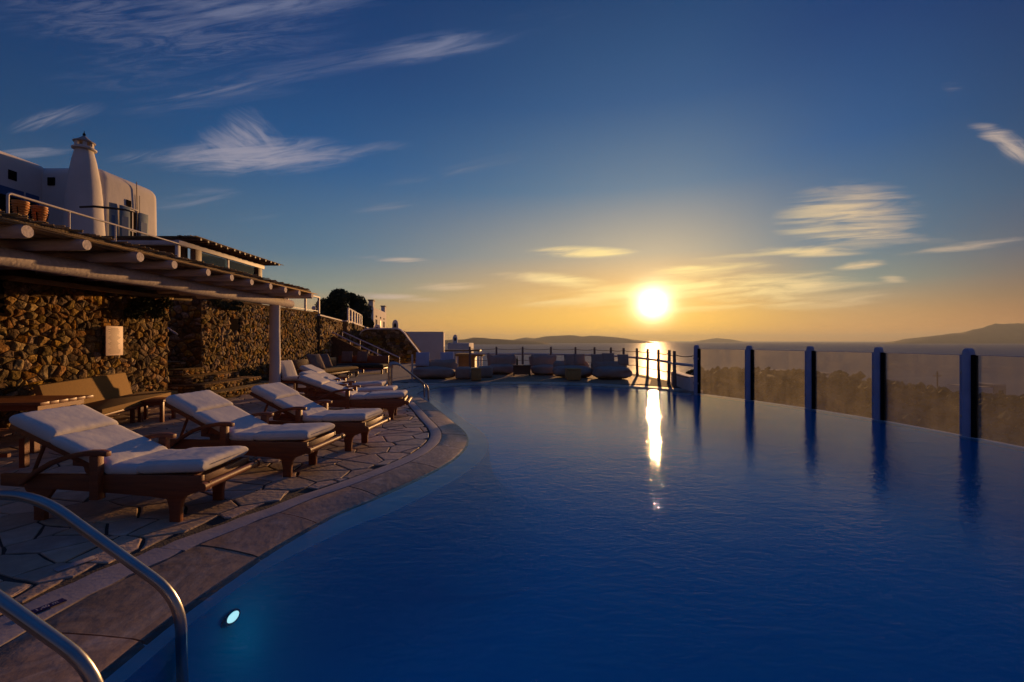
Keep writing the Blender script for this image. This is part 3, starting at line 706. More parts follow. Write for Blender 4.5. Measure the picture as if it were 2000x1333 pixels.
# small things set in the deck by the ladder
ds = thing('depth_sign', 'small dark blue sign plate with pale lettering set into coping', 'sign', (*P(91, 1187, EYE - .008), .011), R(66))
MB().box(-.075, .075, -.024, .024, 0, .004).build('plate', 'bluesign', ds)
tx = bpy.data.curves.new('lettering', 'FONT'); tx.body = '1,40 m'; tx.size = .034; tx.align_x = 'CENTER'; tx.align_y = 'CENTER'; tx.extrude = .0005
tmp = bpy.data.objects.new('lettering_curve', tx); C.objects.link(tmp); bpy.context.view_layer.update()
tme = bpy.data.meshes.new_from_object(tmp.evaluated_get(bpy.context.evaluated_depsgraph_get())); bpy.data.objects.remove(tmp)
to = bpy.data.objects.new('lettering', tme); C.objects.link(to); to.parent = ds; to.location = (0, 0, .0046); tme.materials.clear(); tme.materials.append(M['whiteink'])
wp = MB().box(-.10, .10, -.035, .035, .0, .006).build('access_plate', 'band', loc=(*P(148, 1103), .003), bevel=.002)
wp.rotation_euler = (0, 0, R(64)); tag(wp, 'small pale rectangular access plate in the paving by ladder', 'plate')

# ================================================================== LADDERS / HANDRAILS
def bend(pts, r, seg=6):
    out = [Vector(pts[0])]
    for a, b, c in zip(pts, pts[1:], pts[2:]):
        a, b, c = Vector(a), Vector(b), Vector(c); d1, d2 = (a - b), (c - b); k = min(r, d1.length * .49, d2.length * .49)
        p, q = b + d1.normalized() * k, b + d2.normalized() * k
        for i in range(seg + 1):
            t = i / seg; out.append(p * (1 - t) ** 2 + b * 2 * t * (1 - t) + q * t * t)
    out.append(Vector(pts[-1])); return out
lad = thing('pool_ladder', 'pool ladder with two polished steel handrails bending into near water', 'pool ladder', (0, 0, 0))
def rail_pts(y, dxx=0):
    return [(-2.95 + dxx, y, 0), (-2.95 + dxx, y, .665), (-2.42 + dxx, y, .665), (-1.69 + dxx, y, .14), (-1.66 + dxx, y, -1.15)]
for y, d in ((2.32, 0), (1.80, .06)):
    MB().tube(bend(rail_pts(y, d), .17, 8), .0255, 14).build('handrail', 'steel', lad, smooth='auto')
    MB().lathe([(.06, 0), (.06, .012), (.035, .02), (.035, 0)], 20, (-2.95 + d, y, .002)).build('flange', 'steel', lad, smooth='auto')
for k in range(4):
    z = -.32 - .25 * k
    MB().box(-1.71, -1.56, 1.83, 2.29, z, z + .03).build('tread', 'steel', lad, bevel=.005)
hr = thing('pool_handrail', 'steel handrail curving into the far corner of pool', 'handrail', (0, 0, 0))
for k, (p0, z0) in enumerate((((-3.05, 11.3), 0), ((-3.25, 12.0), 0))):
    a = Vector((p0[0], p0[1], 0)); e = Vector((-2.13 - .22 * k, 11.75 + .6 * k, 0))
    MB().tube(bend([a, a + Vector((0, 0, .88)), a.lerp(e, .22) + Vector((0, 0, .88)), a.lerp(e, .96) + Vector((0, 0, .28)), e + Vector((.02, 0, -.9))], .12, 7), .024, 10).build('rail', 'steel', hr, smooth='auto')
    MB().tube([a.lerp(e, .06), a.lerp(e, .06) + Vector((0, 0, .87))], .02, 8).build('upright', 'steel', hr, smooth='auto')

# ================================================================== GLASS FENCE
fence = thing('glass_fence', 'glass pool fence with thick grey posts along the infinity edge', 'fence', (0, 0, 0))
FP = [(5.17, 12.95), (5.92, 11.5), (6.5, 10.03), (6.86, 8.6), (7.05, 7.09), (7.13, 5.55), (7.05, 4.0), (6.8, 2.45)]
fn = normals([Vector(p) for p in FP]); fn = [Vector((-v.x, -v.y)) for v in fn]
FO = [Vector(p) + (Vector((1, .35)).normalized() * .10) for p in FP]
for i, p in enumerate(FO):
    q0, q1 = FO[max(0, i - 1)], FO[min(len(FO) - 1, i + 1)]; ang = math.atan2(q1.y - q0.y, q1.x - q0.x)
    pm = Matrix.Translation((p.x, p.y, 0)) @ Matrix.Rotation(ang, 4, 'Z')
    mb = MB(); w = .058
    prf = [(-w, -2), (-w, 1.26), (-w * .8, 1.31), (-w * .4, 1.335), (w * .4, 1.335), (w * .8, 1.31), (w, 1.26), (w, -2)]
    mb.prism(prf, lambda a, b: pm @ Vector((a, -.052, b)), lambda a, b: pm @ Vector((a, .052, b)))
    po = mb.build('post', 'post', fence, bevel=.008)
    for z in (.25, .95):
        cb = MB()
        for sx_ in (-1, 1): cb.box(sx_ * .075 - .02, sx_ * .075 + .02, -.03, .03, z - .03, z + .03, pm)
        cb.build('clamp', 'steel', po, bevel=.004)
for i in range(len(FO) - 1):
    a, b = FO[i], FO[i + 1]; t = (b - a).normalized(); a2, b2 = a + t * .11, b - t * .11
    ang = math.atan2(t.y, t.x); L = (b2 - a2).length
    pm = Matrix.Translation((a2.x, a2.y, 0)) @ Matrix.Rotation(ang, 4, 'Z')
    MB().box(0, L, -.006, .006, -.04, 1.225, pm).build('glass_panel', 'glass', fence)
    MB().box(.0, L, -.0065, .0065, 1.2255, 1.2335, pm).build('glass_edge', 'whiteink', fence)
    MB().box(-.055, .012, -.028, .028, -.04, 1.235, pm).build('glass_channel', 'dark', fence)
    MB().box(L - .006, L + .04, -.016, .016, -.04, 1.235, pm).build('glass_channel', 'post', fence)

# ================================================================== TERRACE RAILING (rope and rail)
RP = [(5.08, 14.2), (5.3, 15.4), (5.39, 16.7), (5.36, 18.0), (5.32, 19.3), (5.04, 20.5), (4.67, 21.6), (4.13, 22.7), (3.3, 23.7), (2.08, 24.3), (.58, 24.7), (-.85, 24.9), (-2.3, 25.0)]
rl = thing('terrace_railing', 'low rope railing with rustic posts round the far terrace', 'railing', (0, 0, 0))
rng = random.Random(8)
full = [(5.24, 13.1)] + RP
for i, (x, y) in enumerate(RP):
    a = rng.uniform(-.02, .02)
    MB().tube([(x, y, -.02), (x + a, y, .55), (x + a * 1.5, y + a, 1.14)], [.062, .056, .05], 8).build('post', 'rail', rl, smooth='auto')
for i in range(len(full) - 1):
    a, b = Vector((*full[i], 0)), Vector((*full[i + 1], 0))
    MB().tube([a + Vector((0, 0, .74)), b + Vector((0, 0, .74 + rng.uniform(-.01, .01)))], .042, 8).build('rail', 'railwhite', rl, smooth='auto')
    for z, sag in ((1.03, .05), (.42, .045)):
        MB().tube([a.lerp(b, t / 8) + Vector((0, 0, z - sag * (1 - (t / 4 - 1) ** 2))) for t in range(9)], .014, 6).build('rope', 'rope', rl, smooth=True)
# low wall at the pool corner
lw = MB(); a, b, c = Vector((5.18, 13.25)), Vector((5.28, 14.2)), Vector((5.45, 15.6))
cl_ = [a, b, c]; nn = Vector((-1, .12)).normalized()
for p, q in ((a, b), (b, c)):
    vs = [(p.x, p.y, -.3), (q.x, q.y, -.3), (q.x, q.y, .40), (p.x, p.y, .40)]; w = nn * -.26
    lw.add(vs + [(v[0] + w.x, v[1] + w.y, v[2]) for v in vs], [(0, 1, 2, 3), (7, 6, 5, 4), (0, 4, 5, 1), (1, 5, 6, 2), (2, 6, 7, 3), (3, 7, 4, 0)])
tag(lw.build('low_wall', 'white'), 'low whitewashed kerb wall under railing beside the first glass panel', 'wall')

# ================================================================== LOUNGERS
def make_lounger(label, flat=.85, blen=.86, ang=26, sd=0):
    t = thing('sun_lounger', label, 'sun lounger', (0, 0, 0), 0, 'teak sun loungers beside the pool')
    LN_ = flat + blen * .93; HX_ = flat - .02
    for s in (-1, 1):
        y = s * .29
        mb = MB(); prf = [(.0, .27), (.0, .385), (LN_, .385), (LN_, .29), (HX_ - .1, .235), (.42, .215), (.30, .20), (.12, .225)]
        mb.prism(prf, lambda a, b: (a, y - .018, b), lambda a, b: (a, y + .018, b)); mb.build('side_rail', 'teak', t, bevel=.004)
    for x in (.25, LN_ - .28):
        for s in (-1, 1):
            y = s * .25; mb = MB()
            prf = [(x - .043, 0), (x + .043, 0), (x + .045, .10), (x + .06, .17), (x + .12, .25), (x + .14, .32), (x - .14, .32), (x - .12, .25), (x - .06, .17), (x - .045, .10)]
            mb.prism(prf, lambda a, b: (a, y - .02, b), lambda a, b: (a, y + .02, b)); mb.build('leg', 'teak', t, bevel=.004)
    MB().box(-.002, .034, -.271, .271, .255, .38).build('end_board', 'teak', t, bevel=.004)
    MB().tube([(-.05, -.34, .315), (-.05, .34, .315)], .027, 12).build('roll_bar', 'teak', t, smooth='auto')
    for s in (-1, 1): MB().tube([(-.05, s * .335, .315), (-.05, s * .375, .315)], .036, 12).build('bar_end', 'teak', t, smooth='auto')
    for s in (-1, 1): MB().box(-.07, .01, s * .30 - .012, s * .30 + .012, .285, .345).build('bar_bracket', 'teak', t)
    for k in range(int(flat / .1)): MB().box(.06 + k * .1, .13 + k * .1, -.272, .272, .37, .387).build('slat', 'teak', t)
    A = R(ang); hinge = Matrix.Translation((flat, 0, .372)) @ Matrix.Rotation(-A, 4, 'Y')
    for s in (-1, 1): MB().box(0, blen, s * .24 - .02, s * .24 + .02, -.025, .02, hinge).build('back_stile', 'teak', t, bevel=.003)
    for k in range(7): MB().box(.06 + k * .115, .135 + k * .115, -.22, .22, -.004, .016, hinge).build('back_slat', 'teak', t)
    bt_ = hinge @ Vector((blen * .7, 0, -.01))
    for s in (-1, 1): MB().tube([(bt_.x + .12, s * .2, .34), (bt_.x, s * .2, bt_.z)], .014, 6).build('prop', 'teak', t)
    ax = flat + .03
    for s in (-1, 1):
        y = s * .335
        MB().box(ax - .035, ax + .035, y - .028, y + .028, .20, .545).build('arm_post', 'teak', t, bevel=.004)
        pts = [(ax - .10, .562), (ax - .04, .572), (ax + .06, .57), (ax + .2, .545), (ax + .36, .49), (ax + .5, .41), (ax + .62, .32)]
        mb = MB(); n = len(pts); vs = []
        for i, (x, z) in enumerate(pts):
            w = (.024, .034, .036, .032, .028, .024, .022)[i]
            for dy, dz_ in ((-w, -.022), (w, -.022), (w, .016), (-w, .016)): vs.append((x, y + dy, z + dz_))
        mb.add(vs, [(i * 4 + j, (i + 1) * 4 + j, (i + 1) * 4 + (j + 1) % 4, i * 4 + (j + 1) % 4) for i in range(n - 1) for j in range(4)] + [(0, 1, 2, 3), (4 * n - 1, 4 * n - 2, 4 * n - 3, 4 * n - 4)])
        mb.build('armrest', 'teak', t, bevel=.004)
    def sec(L, T, x0, mtx, seed):
        mb = cushion(L, .60, T, 34, 22, seed + sd * 3.7, .0042, pw=12)
        mm = mtx @ Matrix.Translation((x0, 0, 0)); mb.v = [tuple(mm @ Vector(v)) for v in mb.v]
        c = cushion_obj(mb, 'cushion', 'canvas', t)
        pm = MB()       # piped seam round the section
        q = [(.006, -.294), (L - .006, -.294), (L - .006, .294), (.006, .294), (.006, -.294)]
        pm.tube([tuple(mm @ Vector((a, b, T * .5))) for a, b in q], .005, 5, cap=False); pm.build('piping', 'canvas', c, smooth=True, fix=False)
    sec(flat - .26, .102, .0, Matrix.Translation((0, 0, .398)) @ Matrix.Rotation(R(2.4), 4, 'Y'), 1)
    sec(.27, .09, flat - .265, Matrix.Translation((0, 0, .37)), 2)
    hm = hinge @ Matrix.Translation((-.015, 0, .02))
    sec(blen * .60, .09, .0, hm, 3); sec(blen * .42, .115, blen * .585, hm, 4)
    mb = MB()
    for s in (-1, 1): mb.tube([tuple(hm @ Vector((blen, s * .2, .03))), tuple(hm @ Vector((blen + .015, s * .2, -.02))), tuple(hm @ Vector((blen - .04, s * .2, -.05)))], .006, 5)
    mb.build('tie', 'canvas', t)
    return t
LG = [(-2.44, 3.90, 2, .80, .92, 25, 'white cushioned teak sun lounger nearest the steel ladder, foot end by coping'),
      (-2.12, 5.08, 6, .88, .88, 26, 'second white cushioned teak lounger, just behind the nearest one'),
      (-1.88, 6.22, 6, .86, .86, 26, 'third teak lounger from the ladder, beside the white pergola post'),
      (-2.02, 8.70, -8, .98, .98, 21, 'fourth teak lounger, front one of the three placed close together'),
      (-2.45, 9.60, -6, .98, .98, 21, 'fifth teak lounger, middle one of the three placed close together'),
      (-3.02, 10.8, -4, 1.0, .98, 25, 'farthest teak sun lounger, behind the two others of the close trio')]
for k_, (x, y, a, fl, bl_, an, lb) in enumerate(LG):
    o = make_lounger(lb, fl, bl_, an, k_)
    o.location = (x, y, 0); o.rotation_euler = (0, 0, PI - R(a))
# upright cushioned chair behind the last lounger
ch = thing('garden_chair', 'upright white cushioned garden chair behind the farthest lounger', 'chair', (-5.55, 12.2, 0), PI - R(10))
for x in (.05, .5):
    for s in (-1, 1): MB().box(x - .022, x + .022, s * .27 - .022, s * .27 + .022, 0, .38 if x < .1 else .36).build('leg', 'teak', ch)
MB().box(0, .55, -.29, .29, .34, .39).build('seat', 'teak', ch, bevel=.005)
bm_ = Matrix.Translation((.47, 0, .38)) @ Matrix.Rotation(-R(68), 4, 'Y')
MB().box(0, .55, -.28, .28, -.03, 0, bm_).build('backrest', 'teak', ch, bevel=.005)
mb = cushion(.5, .56, .12, seed=8); mb.v = [tuple(Vector(v) + Vector((0, 0, .39))) for v in mb.v]; cushion_obj(mb, 'cushion', 'canvas', ch)
mb = cushion(.56, .56, .13, seed=9); mb.v = [tuple(bm_ @ Vector(v)) for v in mb.v]; cushion_obj(mb, 'cushion', 'canvas', ch)

# ================================================================== STONE WALLS
Vt = lambda *a: Vector(a)
def wallthing(label, name='stone_wall'): return thing(name, label, 'wall')
# wall beside the benches
w1 = wallthing('rubble stone wall with a notice board, left of the steps')
WX = -8.1
mb = MB().box(WX - .45, WX, 2.6, 10.7, -.05, 2.42); mb.build('wall_core', 'mortar', w1)
rng = random.Random(21)
cells = [c for c in voronoi(5.5, 10.72, 0, 2.44, .155, .125, rng, .72, .12)]
sel = []
for c in cells:
    m_ = cen(c)
    if 5.1 < m_[0] < 7.25 and 1.78 < m_[1] and False: continue
    if m_[0] < 7.3 and m_[1] > 1.88: continue      # dark opening at the left end
    sel.append(c)
rubble(w1, lambda u, v, w: (WX + w, u, v), sel, .026, rng, lambda c: 1 / (c[0] ** 2) * (1 if c[0] > 7.0 else .02), 300, slope=.38)
mb = MB().box(WX - .10, WX + .004, 4.5, 7.26, 1.9, 2.42); mb.build('opening_shade', 'dark', w1)  # flat dark block on the wall; the shade inside is its colour
MB().box(WX - .3, WX + .12, 7.3, 10.75, 2.42, 2.50).build('wall_cap', 'reed', w1, bevel=.01)
# wall beyond the steps
w2 = wallthing('long rubble stone wall behind the pergola post and loungers')
X2 = -8.8
MB().box(X2 - .5, X2, 12.9, 20.6, -.05, 2.66).build('wall_core', 'mortar', w2)
rng = random.Random(22); cells = voronoi(12.88, 20.6, 0, 2.7, .16, .135, rng, .72, .12)
cells = [c for c in cells if not (14.15 < cen(c)[0] < 14.75 and 1.72 < cen(c)[1] < 2.2)]
rubble(w2, lambda u, v, w: (X2 + w, u, v), cells, .028, rng, lambda c: 1 / c[0] ** 3, 300, slope=.4)
MB().box(X2 - .2, X2 + .006, 14.2, 14.72, 1.74, 2.16).build('niche_shade', 'dark', w2)  # flush dark block without depth; recess shade is put into its colour
MB().box(X2 - .5, X2 + .03, 12.85, 20.6, 2.66, 2.74).build('wall_cap', 'mortar', w2, bevel=.012)
# its end face in the shaded passage
rng = random.Random(23); cells = voronoi(-11.5, -8.8, 0, 2.66, .21, .17, rng, .48, .12)
MB().box(-11.6, X2 - .5, 12.9, 13.3, -.05, 2.66).build('end_core', 'mortar', w2)
mbx = MB()
for c in cells:
    c = inset(dedupe(c, .02), .012)
    if c and len(dedupe(c, .01)) > 2: stone_geo(mbx, chaikin(dedupe(c, .01), .22), lambda u, v, w: (u, 12.9 - w, v), .04, rng)
tag(mbx.build('passage_stones', 'stone', w2, smooth=True, fix=False), kind='stuff')
# stretch further along, slightly turned
def run_wall(label, a, b, h0, h1, base, seed, keep, su=.22, sv=.18):
    w = wallthing(label); a, b = Vector(a), Vector(b); t = (b - a).normalized(); L = (b - a).length; nrm_ = Vector((t.y, -t.x))
    pt = lambda u, v, wd: (a.x + t.x * u + nrm_.x * wd, a.y + t.y * u + nrm_.y * wd, base + v)
    mb = MB(); vs = [pt(0, 0, 0), pt(L, 0, 0), pt(L, h1 - base, 0), pt(0, h0 - base, 0), pt(0, 0, -.45), pt(L, 0, -.45), pt(L, h1 - base, -.45), pt(0, h0 - base, -.45)]
    mb.add(vs, [(0, 1, 2, 3), (7, 6, 5, 4), (0, 4, 5, 1), (1, 5, 6, 2), (2, 6, 7, 3), (3, 7, 4, 0)]).build('wall_core', 'mortar', w)
    rng = random.Random(seed); cells = []
    for c in voronoi(0, L, 0, max(h0, h1) - base, su, sv, rng, .48, .1):
        c = clip(c, (0, h0 - base), (-(h1 - h0), L))
        if len(c) > 2: cells.append(c)
    rubble(w, pt, cells, .05, rng, lambda c: 1 / (a.y + c[0]) ** 2, keep, slope=.5)
    mb = MB(); vs = [pt(0, h0 - base, .03), pt(L, h1 - base, .03), pt(L, h1 - base + .06, .03), pt(0, h0 - base + .06, .03), pt(0, h0 - base, -.47), pt(L, h1 - base, -.47), pt(L, h1 - base + .06, -.47), pt(0, h0 - base + .06, -.47)]
    mb.add(vs, [(0, 1, 2, 3), (7, 6, 5, 4), (0, 4, 5, 1), (1, 5, 6, 2), (2, 6, 7, 3), (3, 7, 4, 0)]).build('wall_cap', 'white', w)
    return w
run_wall('sunlit rubble stone wall ending above the far staircase', (-8.72, 20.62), (-9.7, 25.9), 2.6, 2.58, -.05, 31, 200)
run_wall('short far rubble wall carrying the small white balustrade', (-9.72, 26.7), (-11.2, 36.5), 2.6, 2.35, -.3, 32, 80, .3, .24)

# far rounded stone mass in shade with pale edge
mw = thing('curved_wall', 'large rounded dark stone wall in shade beside the white house', 'wall', (0, 0, 0))
pf = [(702, 712), (702, 655), (706, 648), (714, 644), (724, 643), (775, 643), (781, 645), (789, 652), (800, 667), (812, 682), (822, 696), (822, 712)]
YM = 30.5
xz = [((x - 1000) / F * YM, EYE + (666.5 - y) / F * YM) for x, y in pf]
mb = MB().prism(xz, lambda a, b: (a, YM, b), lambda a, b: (a - .4, YM + 3.0, b)); mb.build('wall_core', 'mortar', mw)
rng = random.Random(33); cells = []
for c in voronoi(-10.2, -6.1, -.1, 2.26, .3, .22, rng, .46, .08):
    m_ = cen(c); px = 1000 + m_[0] / YM * F; yt = interp(px, [(p[0], EYE + (666.5 - p[1]) / F * YM) for p in pf[1:-1]])
    if m_[1] < yt - .12: cells.append(c)
rubble(mw, lambda u, v, w: (u, YM - w, v), cells, .04, rng, lambda c: 1, 60, slope=.3)
mb = MB(); top = xz[1:-1]; vs = []
for (x, z) in top:
    for dy, dzz in ((-.06, -.02), (-.06, .07), (.35, .07), (.35, -.02)): vs.append((x + .02, YM + dy, z + dzz))
k = len(top); mb.add(vs, [(i * 4 + j, (i + 1) * 4 + j, (i + 1) * 4 + (j + 1) % 4, i * 4 + (j + 1) % 4) for i in range(k - 1) for j in range(4)] + [(0, 1, 2, 3), (4 * k - 1, 4 * k - 2, 4 * k - 3, 4 * k - 4)])
mb.build('plaster_edge', 'white', mw, smooth='auto')

# ================================================================== STEPS between the walls
steps = thing('stone_steps', 'broad masonry steps rising between the two stone walls', 'steps', (0, 0, 0))
SX = [-7.3, -7.72, -8.2, -8.6, -9.2, -9.9, -10.5]; SY = [10.95, 11.2, 11.45, 11.65, 11.8, 11.9, 12.0]; H = .177
rng = random.Random(41)
for k in range(7):
    x1, y0 = SX[k], SY[k]; z0, z1 = H * k, H * (k + 1); ye = 14.6 - .35 * k if k < 3 else 12.88
    x0 = -8.1 if k < 2 else x1 - 1.0
    poly = [(x0 - .6, y0 + .05), (x1 - .35, y0), (x1 - .12, y0 + .06), (x1, y0 + .25), (x1 + .03, y0 + 1), (x1 - .1, ye - .1), (x1 - .2, ye), (x0 - .6, ye)]
    MB().prism(poly, lambda a, b: (a, b, z0 - .02), lambda a, b: (a, b, z1 - .022)).build('step_core', 'mortar', steps)
    tp = [(p[0] + (.012 if p[0] > x0 else 0), p[1] - (.012 if p[1] < y0 + .5 else 0)) for p in poly]
    MB().prism(tp, lambda a, b: (a, b, z1 - .022), lambda a, b: (a, b, z1)).build('tread', 'stone', steps, bevel=.006)
    # riser stones along the front and the side
    path = [Vector(p) for p in poly[:7]]
    for a, b in zip(path, path[1:]):
        t = (b - a).normalized(); L = (b - a).length; nv = Vector((t.y, -t.x))
        for c in voronoi(0, L, z0 + .005, z1 - .024, .17, .085, rng, .35, .1):
            c = inset(dedupe(c, .012), .006)
            if not c: continue
            c = dedupe(c, .008)
            if len(c) < 3 or area(c) < .0012: continue
            m1_ = MB(); stone_geo(m1_, c, lambda u, v, w: (a.x + t.x * u + nv.x * w, a.y + t.y * u + nv.y * w, v), .03, rng, .3)
            m1_.build('stone', 'stone', steps, smooth=True, fix=False)
hd = MB().tube([(-8.75, 11.9, 1.62), (-10.2, 12.6, 2.25)], .025, 8).build('stair_handrail', 'railwhite', smooth='auto'); tag(hd, 'slanting pale handrail in the dark passage above the stone steps', 'handrail')

# ================================================================== NOTICE BOARD
nb_ = thing('notice_board', 'pale printed notice board hung on the rubble stone wall', 'notice board', (WX + .085, 9.16, 1.45), R(4))
MB().box(0, .018, -.215, .215, -.29, .30).build('board', 'sign', nb_, bevel=.003)
rng = random.Random(2)
for k in range(24):
    z = .25 - k * .0215; w = rng.uniform(.10, .165) if k % 6 else .09
    MB().box(.0185, .0195, -w, rng.uniform(.6, 1) * w, z - .004, z + .004).build('text_line', 'ink', nb_)

# ================================================================== PERGOLA
pg = thing('pergola', 'whitewashed log pergola with reed roof over the benches', 'pergola', (0, 0, 0))
XE = -5.4; ZR = EYE + .2262 * 5.4
dxs = [946, 830, 726, 659, 593, 547, 508, 471, 442, 415, 390]
rys = [F * 5.4 / d for d in dxs]
rys = [rys[0] - 1.4, rys[0] - .7] + rys
rng = random.Random(51)
for y in rys:
    r = rng.uniform(.064, .076); a = rng.uniform(-.015, .015)
    pts = [(-8.5, y + a, ZR + rng.uniform(-.01, .01)), (-7.2, y + a, ZR + rng.uniform(-.012, .012)), (-6.2, y, ZR), (XE - .03, y, ZR), (XE, y, ZR)]
    MB().tube(pts, [r * 1.05, r, r * 1.02, r, r * .9], 14).build('rafter', 'logend', pg, smooth='auto')
# main beam: slightly crooked trunk
pts = []; zb = ZR - .07 - .115
for i in range(15):
    y = 2.2 + (12.72 - 2.2) * i / 14; pts.append((-6.2 + .012 * math.sin(y * 2.1), y, zb + .012 * math.sin(y * 1.7 + 1)))
MB().tube(pts, [.118 + .006 * math.sin(i * 2.2) for i in range(15)], 16).build('beam', 'logend', pg, smooth='auto')
MB().tube([(-6.2, 11.9, 0), (-6.195, 11.9, .9), (-6.205, 11.9, 1.8), (-6.2, 11.9, zb - .10)], [.138, .132, .128, .126], 18).build('post', 'white', pg, smooth='auto')
MB().tube([(-6.2, 2.6, 0), (-6.2, 2.6, zb - .1)], [.138, .126], 18).build('post', 'white', pg, smooth='auto')
zr = ZR + .075
rng = random.Random(52)
# reed mat: canes along Y laid side by side near the edge, a slab behind
mb = MB()
for k in range(26):
    x = XE - .02 - k * .045 + rng.uniform(-.008, .008); z = zr + rng.uniform(0, .02)
    mb.tube([(x, rys[0] - .4, z), (x + rng.uniform(-.01, .01), 6, z + rng.uniform(-.008, .008)), (x + rng.uniform(-.01, .01), 9.5, z + rng.uniform(-.008, .008)), (x, 12.55 + rng.uniform(-.15, .12), z)], rng.uniform(.011, .017), 5)
tag(mb.build('reed_mat', 'reed', pg, smooth=True, fix=False), kind='stuff')
MB().box(-8.6, XE - .10, rys[0] - .4, 12.45, zr + .028, zr + .075).build('roof_slab', 'thatch', pg)
mb = MB()
for k in range(150):
    y = rys[0] + (12.3 - rys[0]) * k / 150 + rng.uniform(-.03, .03); z = zr + .08 + rng.uniform(0, .012)
    mb.tube([(XE - .95, y, z), (XE - .01 + rng.uniform(-.05, .04), y + rng.uniform(-.04, .04), z + rng.uniform(-.01, .006))], .010, 4)
tag(mb.build('cross_canes', 'reed', pg, smooth=True, fix=False), kind='stuff')
# parapet of the terrace above, with pipe rail and two ribbed pots
tp_ = MB().box(-8.75, -8.42, 3.0, 12.0, 2.5, 3.53).build('parapet_wall', 'thatch', bevel=.03); tag(tp_, 'low earthen parapet of the upper terrace above the pergola roof', 'wall')
pr = thing('pipe_railing', 'white pipe railing on the upper terrace parapet beside the pots', 'railing', (0, 0, 0))
XR = -8.5; ya, yb = F * 8.5 / 985, F * 8.5 / 700
ztop = EYE + .294 * 8.5; zbot = 3.53
MB().tube(bend([(XR, ya, zbot + .02), (XR, ya, ztop), (XR, yb + .8, ztop - .02)], .06, 5), .020, 10).build('top_rail', 'railwhite', pr, smooth='auto')
for d in (865, 775): MB().tube([(XR, F * 8.5 / d, zbot), (XR, F * 8.5 / d, ztop)], .017, 8).build('upright', 'railwhite', pr, smooth='auto')
MB().tube([(XR, ya, zbot + .03), (XR, ya + 1.2, zbot + .03)], .015, 8).build('bottom_rail', 'railwhite', pr, smooth='auto')
def pot(label, y):
    t = thing('ribbed_pot', label, 'pot', (-8.62, y, 3.53), 0, 'ribbed orange pots on the upper parapet')
    prf = [(.06, 0)]
    for k in range(7):
        r = .068 + .034 * k / 6; prf += [(r, .04 + k * .043), (r + .015, .053 + k * .043), (r + .015, .064 + k * .043), (r, .078 + k * .043)]
    prf += [(.112, .345), (.112, .37), (.095, .37), (.08, .12), (.0, .1)]
    MB().lathe(prf, 24).build('pot_body', 'pot', t, smooth='auto')
    mb = MB()
    for k in range(4):
        a = k * PI / 2 + .5; mb.tube([(.13 * math.cos(a), .13 * math.sin(a), 0), (.09 * math.cos(a), .09 * math.sin(a), .1), (.125 * math.cos(a), .125 * math.sin(a), .25)], .008, 5)
    mb.build('stand', 'dark', t); return t
pot('left ribbed orange pot behind the white pipe rail', F * 8.62 / 960)
pot('right ribbed orange pot behind the white pipe rail', F * 8.62 / 923)

# ================================================================== UPPER TERRACE AND ITS PERGOLA
tp4 = [(-40, 13.35), (-9.35, 13.35), (-9.2, 20.6), (-10.2, 25.9), (-10.25, 26.7), (-11.7, 36.4), (-40, 36.4)]
struct(MB().prism(tp4, lambda a, b: (a, b, 1.4), lambda a, b: (a, b, 2.3)).build('upper_terrace', 'terra'))
struct(MB().box(-40, -8.6, -2, 10.6, 2.2, 2.62).build('lower_roof_terrace', 'terra'))
up = thing('upper_pergola', 'reed roofed upper pergola with glass panels on the terrace', 'pergola', (0, 0, 0))
zt = 4.55; XU = -9.5
rng = random.Random(61)
MB().box(-13.0, XU - .15, 13.85, 14.6, zt + .045, zt + .10).box(-10.6, XU - .15, 14.6, 18.5, zt + .045, zt + .10).build('roof', 'thatch', up)
for k in range(15):
    y = 13.9 + k * .33
    MB().tube([(-12.8 if y < 14.6 else -10.6, y, zt), (XU + rng.uniform(-.04, .06), y, zt)], .038, 8).build('rafter', 'oldwood', up, smooth='auto')
mb = MB()
for k in range(14):
    x = XU - k * .05; mb.tube([(x, 13.7 + rng.uniform(-.1, .1), zt + .045 + rng.uniform(0, .03)), (x + rng.uniform(-.02, .02), 16, zt + .05), (x, 18.7 + rng.uniform(-.1, .35), zt + .045)], .014, 5)
tag(mb.build('reed_edge', 'reed', up, fix=False), kind='stuff')
BX = -9.9; zb2 = zt - .15
MB().box(BX - .06, BX + .06, 13.45, 18.1, zb2 - .10, zb2 + .04).build('beam', 'railwhite', up, bevel=.005)
MB().box(-13.0, BX - .07, 13.47, 13.6, zb2 - .10, zb2 + .03).build('beam', 'railwhite', up, bevel=.005)
for y, w, m_ in ((13.53, .055, 'railwhite'), (14.25, .14, 'oldwood'), (15.9, .05, 'railwhite'), (17.75, .13, 'oldwood'), (18.02, .04, 'shutter')):
    MB().box(BX - .08, BX + w - .05, y - w, y + w, 2.6, zb2 - .102).build('post', m_, up, bevel=.005)
MB().box(-11.6, -11.48, 13.5, 13.6, 2.6, zb2 - .102).build('post', 'railwhite', up)
for a, b in ((14.42, 15.83), (15.97, 17.58)):
    f_ = MB().box(BX - .02, BX - .008, a, b, 2.7, zb2 - .12).build('glass_panel', 'pane', up)
    mb = MB().box(BX - .05, BX - .022, a, b, 3.62, 3.67); mb.build('mid_rail', 'railwhite', up)
MB().box(-13.0, -10.4, 14.5, 14.6, 2.6, zt - .06).build('back_panel', 'oldwood', up)
lamp = MB().lathe([(.0, -.05), (.035, -.035), (.05, 0), (.035, .035), (0, .05)], 12); lo = lamp.build('wall_lamp', 'bulb', loc=(-10.75, 14.42, 3.95), smooth=True); tag(lo, 'small lit bulb on the brown wall under the upper pergola', 'lamp')

